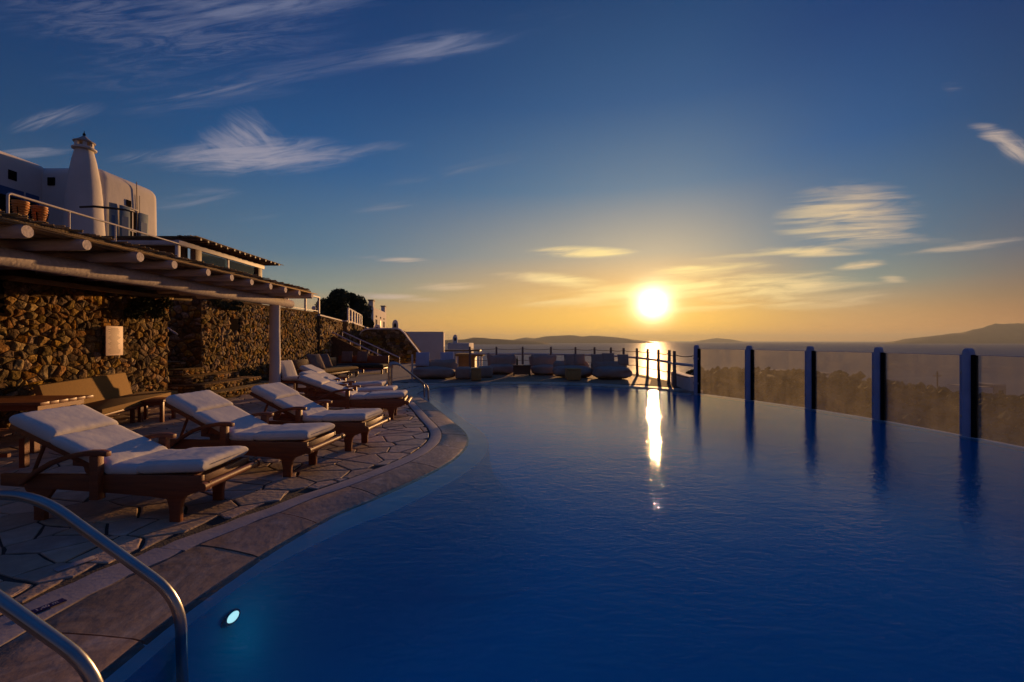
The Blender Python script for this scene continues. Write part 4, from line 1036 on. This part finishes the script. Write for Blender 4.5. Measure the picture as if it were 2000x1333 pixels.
# ================================================================== MAIN HOUSE
hs = thing('white_house', 'large whitewashed house with flared chimney and blue shutters above terrace', 'house', (0, 0, 0))
def rbox(x0, x1, y0, y1, z0, z1, r, taper=0.):
    # plastered block with soft edges, walls leaning in slightly
    o = bmesh.new(); bmesh.ops.create_cube(o, size=1)
    for v in o.verts:
        tz = v.co.z + .5; k = 1 - taper * tz
        v.co = Vector(((x0 + x1) / 2 + v.co.x * (x1 - x0) * k, (y0 + y1) / 2 + v.co.y * (y1 - y0) * k, z0 + tz * (z1 - z0)))
    bmesh.ops.bevel(o, geom=o.edges[:], offset=r, segments=5, profile=.5, affect='EDGES')
    me = bpy.data.meshes.new('wall'); o.to_mesh(me); o.free()
    me.polygons.foreach_set('use_smooth', [True] * len(me.polygons)); me.set_sharp_from_angle(angle=R(50)); return me
def meshobj(name, me, mat, par): me.name = name; me.materials.append(M[mat]); o = bpy.data.objects.new(name, me); C.objects.link(o); o.parent = par; return o
HX, HY0, HY1, HT = -16.0, 17.4, 20.3, 8.2
me = rbox(-24, HX + .25, HY0, HY1 + .25, 2.0, HT, .42, .02); meshobj('wall', me, 'house', hs)
me = rbox(-24, -18.0, 4.0, HY0 + .3, 2.0, HT + .02, .25); meshobj('wall', me, 'house', hs)
# flared chimney on the corner
prf = []
for px, y in ((198, 470), (193, 455), (190, 420), (188, 385), (184, 350), (180, 330), (176, 310), (171, 292), (168.5, 286)):
    prf.append(((px - 152) / F * 16.9 * .74, EYE + (666.5 - y) / F * 16.9))
prf[0] = (prf[0][0], 2.4)
cxh, cyh = -848 / F * 16.9, 16.95
mb = MB(); seg = 28; vs = []
for r, z in prf:
    for k in range(seg):
        a = 2 * PI * k / seg; se = lambda c: math.copysign(abs(c) ** .85, c); vs.append((cxh + r * se(math.cos(a)), cyh + .2 + r * 1.0 * se(math.sin(a)), z))
n = len(prf); mb.add(vs, [(i * seg + k, i * seg + (k + 1) % seg, (i + 1) * seg + (k + 1) % seg, (i + 1) * seg + k) for i in range(n - 1) for k in range(seg)] + [tuple(range((n - 1) * seg, n * seg))])
chm = mb.build('chimney', 'house', hs, smooth=True)
zc = prf[-1][1]
MB().lathe([(.36, 0), (.37, .05), (.34, .07), (.29, .08), (.29, .12)], 16, (cxh, cyh + .2, zc - .04)).build('collar', 'house', chm, smooth='auto')
mb = MB()
for k in range(6): a = k * PI / 3 + .3; mb.box(-.06, .06, -.04, .04, 0, .17, Matrix.Translation((cxh + .24 * math.cos(a), cyh + .2 + .24 * math.sin(a), zc + .06)) @ Matrix.Rotation(a + PI / 2, 4, 'Z'))
mb.build('vent_pillars', 'house', chm)
MB().lathe([(.32, 0), (.33, .035), (.22, .10), (.10, .20), (.05, .26), (.025, .27)], 16, (cxh, cyh + .2, zc + .225)).build('cap', 'greyhouse', chm, smooth='auto')
MB().lathe([(.02, 0), (.045, .04), (.045, .08), (.015, .13), (.008, .2)], 10, (cxh, cyh + .2, zc + .48)).build('finial', 'dark', chm, smooth='auto')
# openings on the lit face
xf = HX + .2
def on_face(y0, y1, z0, z1, name, mat, d0=-.05, d1=.02): return MB().box(xf + d0, xf + d1, y0, y1, z0, z1).build(name, mat, hs)
wy = lambda px: F * 16 / (1000 - px); wz = lambda px, py: EYE + (666.5 - py) / (1000 - px) * 15.95
def open_shutter(y, w, z0, z1, ang):
    o_ = MB().box(0, .035, 0, w, z0, z1).build('shutter', 'shutter', hs, bevel=.004); o_.location = (xf + .03, y, 0); o_.rotation_euler = (0, 0, ang)
    for k in range(2): s_ = MB().box(-.006, .041, .07, w - .07, z0 + .12 + k * 1.05, z0 + .95 + k * 1.05).build('shutter_panel', 'bluedoor', o_)
    return o_
z1_ = wz(232, 404)
w_ = on_face(wy(239), wy(258), 4.6, z1_, 'window', 'railwhite', -.02, .012)
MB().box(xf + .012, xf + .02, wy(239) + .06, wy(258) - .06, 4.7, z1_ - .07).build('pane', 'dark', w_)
MB().box(xf + .02, xf + .03, wy(248.5) - .025, wy(248.5) + .025, 4.7, z1_ - .07).build('glazing_bar', 'railwhite', w_)
for z in (6.0, 5.3): MB().box(xf + .02, xf + .028, wy(239) + .06, wy(258) - .06, z, z + .04).build('glazing_bar', 'railwhite', w_)
open_shutter(wy(201), wy(212) - wy(201), 4.4, wz(205, 396), R(-28)); open_shutter(wy(239) - .42, .40, 4.5, z1_ + .02, R(-12)); open_shutter(wy(259) + .03, .42, 4.5, z1_ - .02, R(-6))
for px, py, q in ((242, 397, .11),):
    yy = wy(px); z = wz(px, py); MB().box(xf - .1, xf + .015, yy - q, yy + q, z - .13, z + .13).build('vent', 'dark', hs)
MB().tube([(xf + .035, wy(259), 4.4), (xf + .03, wy(258), 6.0), (xf + .03, wy(256), wz(256, 357) + .05)], .016, 6).build('down_pipe', 'oldwood', hs)
MB().box(xf - .01, xf + .05, wy(239) - .05, wy(258) + .05, z1_ + .01, z1_ + .06).build('lintel', 'house', hs, bevel=.01)
MB().tube([(xf + .03, wy(262), 7.6), (xf + .03, wy(262), 6.2), (xf + .03, wy(270), 5.6)], .008, 5).build('cable', 'dark', hs)
# flat dark blocks on the house walls, recess shade put into their colour
zz = EYE + (666.5 - 354) / F * 17.4; xx = -900 / F * 17.4
MB().box(xx - .14, xx + .12, HY0 - .012, HY0 + .1, zz - .16, zz + .14).build('vent', 'dark', hs)
yy = F * 18 / 976; zz = EYE + (666.5 - 343) / 976 * 18
MB().box(-18.1, -17.985, yy - .14, yy + .14, zz - .17, zz + .17).build('vent', 'dark', hs)
for a, b in ((1010, 955), (950, 925)):
    y0_, y1_ = F * 18 / a, F * 18 / b; MB().box(-18.05, -17.97, y0_, y1_, 4.2, EYE + .305 * 18).build('door', 'bluedoor', hs)
    MB().box(-17.99, -17.95, y0_ + .12, y1_ - .12, 4.4, EYE + .288 * 18).build('pane', 'dark', hs)
br = MB().tube([(-13.4, 14.9, 6.0), (-12.9, 14.9, 6.02), (-12.3, 15, 5.98), (-11.9, 15.0, 5.93), (-11.6, 15.0, 5.85)], [.035, .04, .04, .035, .02], 6)
bo = br.build('bare_branch', 'bark', smooth='auto'); bo.location = (-1.6, .9, .1); tag(bo, 'dark bare crooked pole in front of the white chimney', 'pole')

# ================================================================== RAILINGS ON THE FAR WALL
gr = thing('white_balustrade', 'white framed railing on top of the long stone wall', 'railing', (0, 0, 0))
for d in (438, 403, 377): y = F * 8.85 / d; MB().box(-8.9, -8.82, y - .04, y + .04, 2.72, 3.42).build('post', 'railwhite', gr)
ya_, yb_ = F * 8.85 / 455, F * 8.85 / 377
MB().box(-8.91, -8.81, ya_, yb_ + .05, 3.42, 3.48).build('top_rail', 'railwhite', gr)
MB().box(-8.88, -8.84, ya_, yb_, 2.80, 2.83).build('bottom_rail', 'railwhite', gr)
lg = thing('garden_lamp', 'white globe garden lamp on the wall inside the white railing', 'lamp', (-9.05, F * 9.05 / 387, 2.72))
MB().lathe([(.05, 0), (.05, .02), (.02, .03), (.02, .12), (.05, .13)], 12).build('base', 'dark', lg); MB().lathe([(.02, .13), (.08, .17), (.10, .23), (.08, .29), (.02, .33)], 14).build('globe', 'white', lg, smooth=True)
g2 = thing('slanted_balustrade', 'small white baluster railing in front of the dark tree', 'railing', (0, 0, 0))
a, b = Vector((-9.75, 27.1, 0)), Vector((-11.45, 34.6, 0))
for k in range(6): p = a.lerp(b, k / 5); MB().box(p.x - .05, p.x + .05, p.y - .05, p.y + .05, 2.5, 3.36).build('baluster', 'railwhite', g2)
for z, r in ((3.4, .05), (2.66, .035)): MB().tube([a + Vt(0, 0, z), b + Vt(0, 0, z)], r, 6).build('rail', 'railwhite', g2)
l2 = dup(lg, (-9.95, 28.0, 2.66), label='small white globe lamp beside the white baluster railing')

# ================================================================== FAR STAIRCASE
fs_ = thing('side_staircase', 'shaded staircase with two pale handrails descending to the far deck', 'staircase', (0, 0, 0))
prf = [(-9.6, -.1), (-9.6, 1.75)] + [q for k in range(9) for q in ((-9.3 + k * .36, 1.75 - k * .195), (-9.3 + k * .36, 1.555 - k * .195))] + [(-6.35, -.1)]
MB().prism(prf, lambda a, b: (a, 23.2, b), lambda a, b: (a, 24.6, b)).build('stair_block', 'mortar', fs_)
for y in (23.2, 24.7):
    xo = .12 if y > 24 else 0
    MB().tube([(-9.3 + xo, y, 1.95), (-6.35 + xo * 2, y, .55), (-6.35 + xo * 2, y, -.02)], .035, 8).build('handrail', 'railwhite', fs_, smooth='auto')
    for k in (0, 1, 2): x = -9.2 + k * .95; MB().tube([(x, y, 1.4 - k * .45), (x, y, 1.92 - k * .45)], .02, 6).build('upright', 'railwhite', fs_)
MB().prism([(-9.6, -.1), (-9.6, 1.75), (-9.2, 1.78), (-6.4, .35), (-6.4, -.1)], lambda a, b: (a, 23.02, b), lambda a, b: (a, 23.17, b)).build('side_wall', 'mortar', fs_)

# ================================================================== FAR BUILDINGS
def house_box(label, x0, x1, y0, y1, z0, z1, mat='house', name='house', r=.12, group=None):
    t = thing(name, label, 'house', ((x0 + x1) / 2, (y0 + y1) / 2, z0), 0, group)
    me = rbox(x0 - (x0 + x1) / 2, x1 - (x0 + x1) / 2, y0 - (y0 + y1) / 2, y1 - (y0 + y1) / 2, 0, z1 - z0, r); meshobj('wall', me, mat, t)
    return t
h = house_box('plain white cubic house right of the dark rounded wall', -10.9, -7.05 * 1, 44.5, 50.0, -4, EYE + 18 / F * 44.5)
dxh = 7.05 - (10.9 + 7.05) / 2
MB().box(1.93, 1.96, .3, 1.0, 2.0, 4.2).build('door', 'oldwood', h); MB().box(1.93, 1.96, -1.6, -1.2, 4.2, 4.9).build('window', 'dark', h)
MB().box(-.3, .1, -2.79, -2.74, 3.4, 3.8).build('vent', 'dark', h)
h.location.z = -4; h.rotation_euler = (0, 0, R(7))
MB().box(-1.9, 1.9, -2.72, 2.72, 6.31, 6.36).build('roof', 'greyhouse', h)
t = house_box('golden sunlit tower house with two corner chimneys beyond the tree', -28, -24.4, 80, 88.5, 0, EYE + 64 / F * 80, 'house', 'tower_house', .15)
zt_ = EYE + 64 / F * 80; t.rotation_euler = (0, 0, R(8)); t.scale = (1, 1.9, 1)
for y, z in ((-3.9, 1.2), (3.7, 1.3)):
    c_ = MB().box(1.0, 1.75, y - .4, y + .5, zt_ - .1, zt_ + z - .2).build('chimney', 'house', t, bevel=.05); MB().box(.9, 1.85, y - .5, y + .6, zt_ + z - .2, zt_ + z).build('cap', 'greyhouse', c_, bevel=.03)
for y in (-2.6, .1, 2.4):
    for z in (2.2, 4.1):
        if y == .1: continue
        w_ = MB().box(1.79, 1.84, y - .45, y + .45, z, z + 1.1).build('window', 'dark', t); MB().box(1.84, 1.87, y - .04, y + .04, z, z + 1.1).build('frame', 'white', w_)
    MB().box(1.79, 1.83, y - .3, y + .3, 5.6, 5.9).build('vent', 'dark', t)
MB().box(1.79, 1.86, -.5, .3, 2.0, 5.2).build('door', 'oldwood', t)
house_box('low white wing left of the golden tower house', -35, -28.05, 81, 88, 0, 6.3, 'house', 'house', .15)
h = house_box('small white house with arched chimney near the headland', -11.6, -7.75, 82, 92, -6, EYE - 4 / F * 82)
def arch_chimney(par, x, y, z, s):
    o_ = MB().prism([(-.5, 0), (.5, 0), (.5, 1.2), (.35, 1.7), (0, 1.95), (-.35, 1.7), (-.5, 1.2)], lambda a, b: (x + a * s, y - .3 * s, z + b * s), lambda a, b: (x + a * s, y + .3 * s, z + b * s)).build('chimney', 'house', par, bevel=.02)
    MB().prism([(-.2, .6), (.2, .6), (.2, 1.1), (0, 1.35), (-.2, 1.1)], lambda a, b: (x + a * s, y - .32 * s, z + b * s), lambda a, b: (x + a * s, y - .303 * s, z + b * s)).build('flue_opening', 'dark', o_)
    return o_
arch_chimney(h, -.8, -3, 7.0, .85)
MB().box(1.94, 1.97, -2, -1, 4.5, 5.8).build('window', 'dark', h)
ac = thing('rooftop_chimney', 'little arched white chimney standing above the dark rounded wall', 'chimney', (-7.55 - .95, 33.2, 2.2)); arch_chimney(ac, 0, 0, 0, .42)
a2 = dup(ac, (-9.3 - .9, 34.5, 2.1), label='lower dark arched chimney left of the little white one', scale=(1.1, 1.1, .75))
kb = thing('beach_hut', 'low brown flat roofed hut below the terrace, left of railing', 'hut', (-3.0, 34, -2.2))
MB().box(-1.1, .9, -1.2, 1.2, 2.55, 2.72).build('roof', 'thatch', kb); MB().box(-.9, .3, -.9, .9, .1, 2.55).build('wall', 'oldwood', kb)
for x in (-1.0, .8): MB().box(x - .05, x + .05, -1.15, -1.05, -.6, 2.55).build('post', 'railwhite', kb)
k2 = thing('sun_shelter', 'flat roofed shelter beside the small white house, lower left', 'shelter', (-4.3, 45, -3.2))
MB().box(-2.2, 1.2, -1, 1, 3.65, 3.78).build('roof', 'oldwood', k2)
for x in (-2.1, -.4, 1.1): MB().box(x - .05, x + .05, -.9, -.8, -.5, 3.65).build('post', 'railwhite', k2)
# houses and masts on the slope behind the glass
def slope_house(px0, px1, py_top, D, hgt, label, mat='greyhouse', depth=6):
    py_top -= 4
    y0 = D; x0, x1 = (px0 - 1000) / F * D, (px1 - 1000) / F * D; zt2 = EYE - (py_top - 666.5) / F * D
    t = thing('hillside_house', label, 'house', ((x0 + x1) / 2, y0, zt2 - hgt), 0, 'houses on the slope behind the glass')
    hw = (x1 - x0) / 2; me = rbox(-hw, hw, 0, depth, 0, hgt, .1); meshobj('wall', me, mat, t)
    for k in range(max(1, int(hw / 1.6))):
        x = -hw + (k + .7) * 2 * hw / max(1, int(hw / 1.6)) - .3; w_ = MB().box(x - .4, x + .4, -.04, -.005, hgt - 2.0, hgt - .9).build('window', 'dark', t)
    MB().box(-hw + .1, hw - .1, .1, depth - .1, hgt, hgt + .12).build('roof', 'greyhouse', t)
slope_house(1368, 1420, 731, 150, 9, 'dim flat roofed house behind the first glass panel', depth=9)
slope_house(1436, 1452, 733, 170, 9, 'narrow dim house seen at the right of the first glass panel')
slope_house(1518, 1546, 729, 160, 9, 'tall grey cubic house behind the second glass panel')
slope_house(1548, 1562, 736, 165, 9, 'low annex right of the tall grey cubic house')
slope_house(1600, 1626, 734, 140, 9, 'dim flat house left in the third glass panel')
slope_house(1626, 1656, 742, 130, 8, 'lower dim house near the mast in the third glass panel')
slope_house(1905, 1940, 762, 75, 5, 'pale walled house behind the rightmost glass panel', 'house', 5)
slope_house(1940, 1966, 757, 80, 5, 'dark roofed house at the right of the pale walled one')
for px, py, py2, D, lb in ((1653, 727, 760, 120, 'thin mast rising above slope in the third glass panel'), (1831, 726, 765, 90, 'taller dark mast rising above slope in the fourth glass panel')):
    x = (px - 1000) / F * D; MB_ = MB().tube([(x, D, EYE - (py2 - 666.5) / F * D - 3), (x, D, EYE - (py - 666.5) / F * D)], .12, 6)
    MB_.box(x - .9, x + .9, D - .05, D + .05, EYE - (py - 660) / F * D - .3, EYE - (py - 660) / F * D - .15)
    tag(MB_.build('mast', 'bark'), lb, 'mast')

# ================================================================== TREES AND PLANTS
def leaf_cloud(mb, centre, rad, n, size, rng, clumps=None):
    cl = clumps or [(Vector(centre), rad)]
    for _ in range(n):
        c, r = rng.choice(cl); d = Vector((rng.gauss(0, 1), rng.gauss(0, 1), rng.gauss(0, 1))).normalized() * (rng.random() ** .4)
        p = c + Vector((d.x * r[0], d.y * r[1], d.z * r[2])); s = size * rng.uniform(.5, 1.3)
        u = Vector((rng.gauss(0, 1), rng.gauss(0, 1), rng.gauss(0, 1))).normalized(); v = u.orthogonal().normalized()
        mb.add([p - u * s, p + v * s * .55, p + u * s, p - v * s * .55], [(0, 1, 2, 3)])
tr = thing('evergreen_tree', 'dense dark round evergreen tree behind the stone wall', 'tree', (-13.6, 38, 2.0))
rng = random.Random(71); mb = MB(); base = Vector((0, 0, 0)); cls = []
for px, py, r in ((640, 600, .62), (655, 590, .65), (672, 583, .62), (690, 590, .6), (700, 605, .7), (660, 612, .8), (685, 620, .8), (712, 622, .55), (640, 618, .6), (722, 634, .4), (668, 577, .3), (684, 580, .3), (655, 578, .25)):
    r *= 1.33; cls.append((Vector(((px - 1000) / F * 38 + 13.6, rng.uniform(-1, 1), EYE + (666.5 - py) / F * 38 - 2.0)), (r, r * 1.1, r * .85)))
leaf_cloud(mb, None, None, 15000, .11, rng, cls); mb.build('crown', 'leaf', tr, fix=False)
mb = MB()
for c, r in cls[:8]: mb.tube([(0, 0, -.5), (c.x * .3, c.y * .3, c.z * .4), tuple(c)], [.14, .09, .03], 6)
mb.build('trunk', 'bark', tr)
def creeper(label, c, r, n, seed):
    rng = random.Random(seed); mb = MB(); cls = [(Vector(c) + Vector((rng.uniform(-.05, .1), rng.uniform(-1, 1) * r[1], rng.uniform(-1, .4) * r[2])), (r[0], r[1] * .4, r[2] * .5)) for _ in range(7)]
    leaf_cloud(mb, None, None, n, .03, rng, cls); o = mb.build('creeper', 'leaf', fix=False); tag(o, label, 'creeper')
creeper('dark creeper hanging over the top of wall near the notice board', (-8.0, 9.95, 2.3), (.14, .45, .28), 2600, 81)
creeper('dark creeper on the wall corner beyond the steps', (-8.72, 13.8, 2.62), (.14, .75, .16), 2200, 82)
creeper('green weeds growing at the foot of the wall beside the pergola post', (-8.65, 15.2, .35), (.12, .8, .4), 2200, 83)

# ================================================================== LEFT FURNITURE
# mustard bench against the wall
bz = thing('mustard_bench', 'mustard cushioned bench with tall flat backrest before the stone wall', 'bench', (0, 0, 0))
def quadbox(mb, p, w):    # p: four corners (bottom-left, bottom-right, top-right, top-left), w: thickness vector
    p = [Vector(q) for q in p]; w = Vector(w); return mb.add([tuple(q) for q in p] + [tuple(q + w) for q in p], [(0, 1, 2, 3), (7, 6, 5, 4), (0, 4, 5, 1), (1, 5, 6, 2), (2, 6, 7, 3), (3, 7, 4, 0)])
# back runs along (-6.75,6.4) -> (-6.35,7.6)
def Q(px, py, z): p = P(px, py, EYE - z); return (p[0], p[1], z)
A_, B_ = Vector(Q(100, 812, .35)), Vector(Q(262, 770, .40))
bl, brr = Vector((A_.x, A_.y, .30)), Vector((B_.x, B_.y, .33))
lean = (bl - brr).cross(Vector((0, 0, 1))).normalized()
if lean.x > 0: lean = -lean
tl_, tr__ = bl + lean * .14 + Vector((0, 0, .50)), brr + lean * .14 + Vector((0, 0, .50))
quadbox(MB(), (bl, brr, tr__, tl_), lean * .09).build('backrest', 'ochre', bz, bevel=.012)
s0, s1 = bl + Vector((0, 0, .02)), brr + (brr - bl).normalized() * .35 + Vector((0, 0, 0)); s0.z = s1.z = .33
fw = -lean * .62
quadbox(MB(), (s0, s1, s1 + fw, s0 + fw), (0, 0, .085)).build('seat_cushion', 'ochre', bz, bevel=.012)
quadbox(MB(), (s0 + Vt(0, 0, -.035), s1 + Vt(0, 0, -.035), s1 + fw * .98 + Vt(0, 0, -.035), s0 + fw * .98 + Vt(0, 0, -.035)), (0, 0, .03)).build('seat', 'teak', bz, bevel=.004)
for p in (s0 + fw * .08, s0 + fw * .9, s1 + fw * .08, s1 + fw * .9, (s0 + s1) / 2 + fw * .9):
    d_ = (s1 - s0).normalized() * (.06 if p.y < 6.6 else -.06); p = p + d_; MB().box(p.x - .03, p.x + .03, p.y - .03, p.y + .03, 0, .295).build('leg', 'teak', bz)
# little teak side table
st_ = thing('side_table', 'small square teak side table between bench and second lounger', 'table', (*P(300, 822), 0), R(12))
MB().box(-.27, .27, -.24, .24, .36, .40).build('tabletop', 'teak', st_, bevel=.006)
for x in (-.23, .23):
    for y in (-.2, .2): MB().box(x - .027, x + .027, y - .027, y + .027, 0, .36).build('leg', 'teak', st_, bevel=.003)
MB().box(-.2, .2, -.215, -.19, .30, .36).build('apron', 'teak', st_); MB().box(-.2, .2, .19, .215, .30, .36).build('apron', 'teak', st_)
# round-edged dining table far left with benches
dt = thing('dining_table', 'teak dining table at the left edge in the pergola shade', 'table', (-7.0, 6.15, 0), R(6))
for k in range(6): MB().box(-1.2, .92, -.42 + k * .142, -.42 + k * .142 + .134, .62, .66).build('table_board', 'teak', dt, bevel=.004)
MB().box(-1.1, .84, -.36, .36, .55, .615).build('apron', 'teak', dt)
for x in (-1.0, .76):
    for y in (-.32, .32): MB().box(x - .04, x + .04, y - .04, y + .04, 0, .55).build('leg', 'teak', dt)
b2_ = thing('wooden_bench', 'slatted teak bench at the left edge beside the dining table', 'bench', (-6.2, 5.0, 0), R(5))
for k in range(4): MB().box(-1.4, .75, -.2 + k * .105, -.11 + k * .105, .42, .445).build('slat', 'teak', b2_, bevel=.003)
for x in (-1.3, .62):
    for y in (-.17, .17): MB().box(x - .03, x + .03, y - .03, y + .03, 0, .415).build('leg', 'teak', b2_)
    MB().box(x - .025, x + .025, -.14, .14, .34, .4).build('cross_rail', 'teak', b2_)
MB().box(-1.3, .62, -.02, .02, .16, .2).build('stretcher', 'teak', b2_)

# ================================================================== DAYBEDS AT THE WALL
def pillow(label, loc, size, mat, rz=0, tilt=60, group='scatter pillows', seed=0):
    mb = cushion(size, size, .13, 12, 12, seed, .01, x0=-size / 2, pw=2.6)
    o = cushion_obj(mb, 'pillow', mat, None); o.location = loc; o.rotation_euler = (R(tilt), 0, rz)
    return tag(o, label, 'pillow', group)
def daybed(label, loc, rz, L, Wd, mat, wood='teak'):
    t = thing('daybed', label, 'daybed', loc, rz)
    MB().box(-L / 2, L / 2, -Wd / 2, Wd / 2, .20, .27).build('frame', wood, t, bevel=.006)
    for x in (-L / 2 + .08, 0, L / 2 - .08):
        for y in (-Wd / 2 + .06, Wd / 2 - .06): MB().box(x - .035, x + .035, y - .035, y + .035, 0, .20).build('leg', wood, t)
    mb = cushion(L, Wd, .17, 20, 12, 3, .008, x0=-L / 2, pw=10); mb.v = [(a, b, c + .275) for a, b, c in mb.v]; cushion_obj(mb, 'mattress', mat, t)
    MB().box(-L / 2, L / 2, Wd / 2, Wd / 2 + .05, .2, .78).build('back_board', wood, t, bevel=.006)
    return t
daybed('ochre mattress daybed with brown pillows against the wall', (-7.05, 17.3, 0), R(80), 3.0, 1.0, 'ochre')
pillow('large brown pillow leaning at the left on the ochre daybed', (-7.0, 16.15, .68), .62, 'brownpillow', R(70), 62, seed=1)
pillow('second brown pillow, right one on the ochre daybed', (-7.15, 17.2, .66), .60, 'brownpillow', R(60), 60, seed=2)
daybed('dark green daybed in the shade below the staircase', (-6.8, 20.4, 0), R(0), 2.3, .85, 'darkgreen')
pillow('grey brown pillow at the left on the dark green daybed', (-7.45, 20.6, .72), .50, 'brownpillow', 0, 74, seed=3)
pillow('grey brown pillow at the right on the dark green daybed', (-6.75, 20.6, .72), .50, 'brownpillow', R(-8), 72, seed=4)
sb = thing('side_table', 'small wooden table between the ochre and the dark green daybeds', 'table', (-7.05, 19.0, 0))
MB().box(-.3, .3, -.25, .25, .38, .42).build('tabletop', 'teak', sb, bevel=.004)
for x in (-.26, .26):
    for y in (-.2, .2): MB().box(x - .03, x + .03, y - .03, y + .03, 0, .38).build('leg', 'teak', sb)

# ================================================================== TERRACE LOUNGE
def ears(w, k=.16):
    def f(x, y, z):
        e = max(0, abs(x) / (w / 2) - .45) / .55
        return (x, y, z + k * e * e * (1 if z > .25 else 0) - .04 * (1 - e) * (1 if z > .3 else 0))
    return f
def beansofa(label, x, y, rz, w, d, h, backh, seed, mat='beanbag', group='soft canvas sofas on the far terrace', ear=.14):
    t = thing('bean_sofa', label, 'sofa', (x, y, 0), rz, group); h *= .86; backh *= .92
    lump(w, d, h, 3.0, seed, .10).build('seat', mat, t, smooth=True, fix=False)
    o = lump(w * .98, d * .45, backh, 2.7, seed + 5, .10, shape=ears(w, ear + .10)).build('backrest', mat, t, smooth=True, fix=False); o.location = (0, d * .36, .02)
    return t
def pxy(px, Y): return (px - 1000) / F * Y
beansofa('long low canvas sofa at the left end of the far terrace', pxy(846, 17.6), 17.7, R(-6), 1.75, 1.2, .52, .80, 1, ear=.05)
pillow('white pillow tinted with blue shade on the left end of the long low sofa', (pxy(826, 18.0), 18.0, .72), .55, 'canvas_shaded', R(-5), 78, seed=11, group='shade tinted pillows on the terrace')
pillow('white pillow tinted with blue shade farther right on the long low sofa', (pxy(873, 18.2), 18.2, .72), .55, 'canvas_shaded', R(8), 78, seed=12, group='shade tinted pillows on the terrace')
def ottoman(label, px, Y, w, h, seed):
    o = lump(w, w * .9, h, 5, seed, .03).build('ottoman', 'beanbag', smooth=True, fix=False); o.location = (pxy(px, Y), Y, 0); return tag(o, label, 'ottoman', 'square canvas ottomans')
ottoman('canvas ottoman left of the yellow cube stool', 906, 17.4, .62, .46, 4)
ottoman('canvas ottoman behind and right of the yellow cube stool', 948, 18.2, .6, .45, 6)
def cube_stool(label, px, Y, w, h, group):
    t = thing('cube_stool', label, 'stool', (pxy(px, Y), Y, 0), .1, group)
    MB().box(-w / 2, w / 2, -w / 2, w / 2, 0.02, h * .86).build('base', 'yellow', t, bevel=.02); MB().box(-w / 2 - .008, w / 2 + .008, -w / 2 - .008, w / 2 + .008, h * .865, h).build('seat', 'yellow', t, bevel=.025)
cube_stool('yellow cube stool in front of the left canvas sofas', 930, 16.7, .36, .46, 'yellow cube stools on the terrace')
cube_stool('yellow cube stool before the middle right sofa', 1119, 16.9, .5, .44, 'yellow cube stools on the terrace')
beansofa('canvas bean chair with raised corners, just left of the bottle table', pxy(979, 20), 20, 0, 1.25, 1.0, .50, .92, 2)
beansofa('canvas bean chair with raised corners, just right of the bottle table', pxy(1062, 19.6), 19.6, R(4), 1.15, 1.0, .50, .95, 3)
beansofa('wide canvas sofa in the middle of the terrace, right of bean chairs', pxy(1118, 18.2), 18.2, R(0), 1.5, 1.1, .54, .72, 7, ear=.05)
beansofa('rightmost canvas sofa, beside the railing near the sun glint', pxy(1196, 17.5), 17.5, R(5), 1.45, 1.2, .55, .74, 9, ear=.05)
for px, Y, z, sz, lb in ((1112, 18.5, .78, .46, 'left beige pillow on the middle canvas sofa'), (1131, 18.5, .79, .46, 'right beige pillow on the middle canvas sofa'), (1165, 17.9, .80, .46, 'left beige pillow on the rightmost sofa'), (1187, 17.95, .82, .5, 'middle peaked beige pillow on the rightmost sofa'), (1216, 17.9, .80, .44, 'right beige pillow on the rightmost sofa')):
    pillow(lb, (pxy(px, Y), Y, z - .10), sz, 'beanbag', R(5), 80, 'beige pillows on the terrace sofas', int(px))
ct = thing('coffee_table', 'orange brown coffee table with a bottle on the terrace', 'table', (pxy(1019, 19.2), 19.2, 0))
MB().box(-.38, .38, -.28, .28, .40, .44).build('tabletop', 'oldwood', ct, bevel=.006)
for x in (-.33, .33):
    for y in (-.23, .23): MB().box(x - .03, x + .03, y - .03, y + .03, 0, .40).build('leg', 'oldwood', ct)
MB().box(-.33, .33, -.24, -.225, .06, .40).build('side_panel', 'oldwood', ct)
bt = MB().lathe([(.0, 0), (.042, .0), (.044, .02), (.044, .2), (.034, .25), (.016, .29), (.015, .36), (.018, .365), (.0, .366)], 12).build('bottle', 'darkgreen', smooth='auto', loc=(pxy(1010, 19.2), 19.2, .442)); tag(bt, 'dark bottle standing on the orange brown coffee table', 'bottle')
pp = MB().tube([(pxy(805, 17), 17, 0), (pxy(805, 17), 17, .95)], .035, 8).build('white_pole', 'railwhite', smooth='auto'); tag(pp, 'short pale pole left of the long low sofa', 'pole')

# ================================================================== HAZE over sea and islands
hz = MB().box(-45000, 45000, -3000, 45000, SEA - 6, 560).build('haze', 'dark'); tag(hz, kind='stuff')
m, nt, out = nodemat('haze air'); pv = nt.nodes.new('ShaderNodeVolumePrincipled')
pv.inputs['Color'].default_value = (.46, .52, .56, 1); pv.inputs['Density'].default_value = 3.6e-5; pv.inputs['Anisotropy'].default_value = .3
nt.links.new(pv.outputs[0], out.inputs['Volume']); hz.data.materials.clear(); hz.data.materials.append(m)
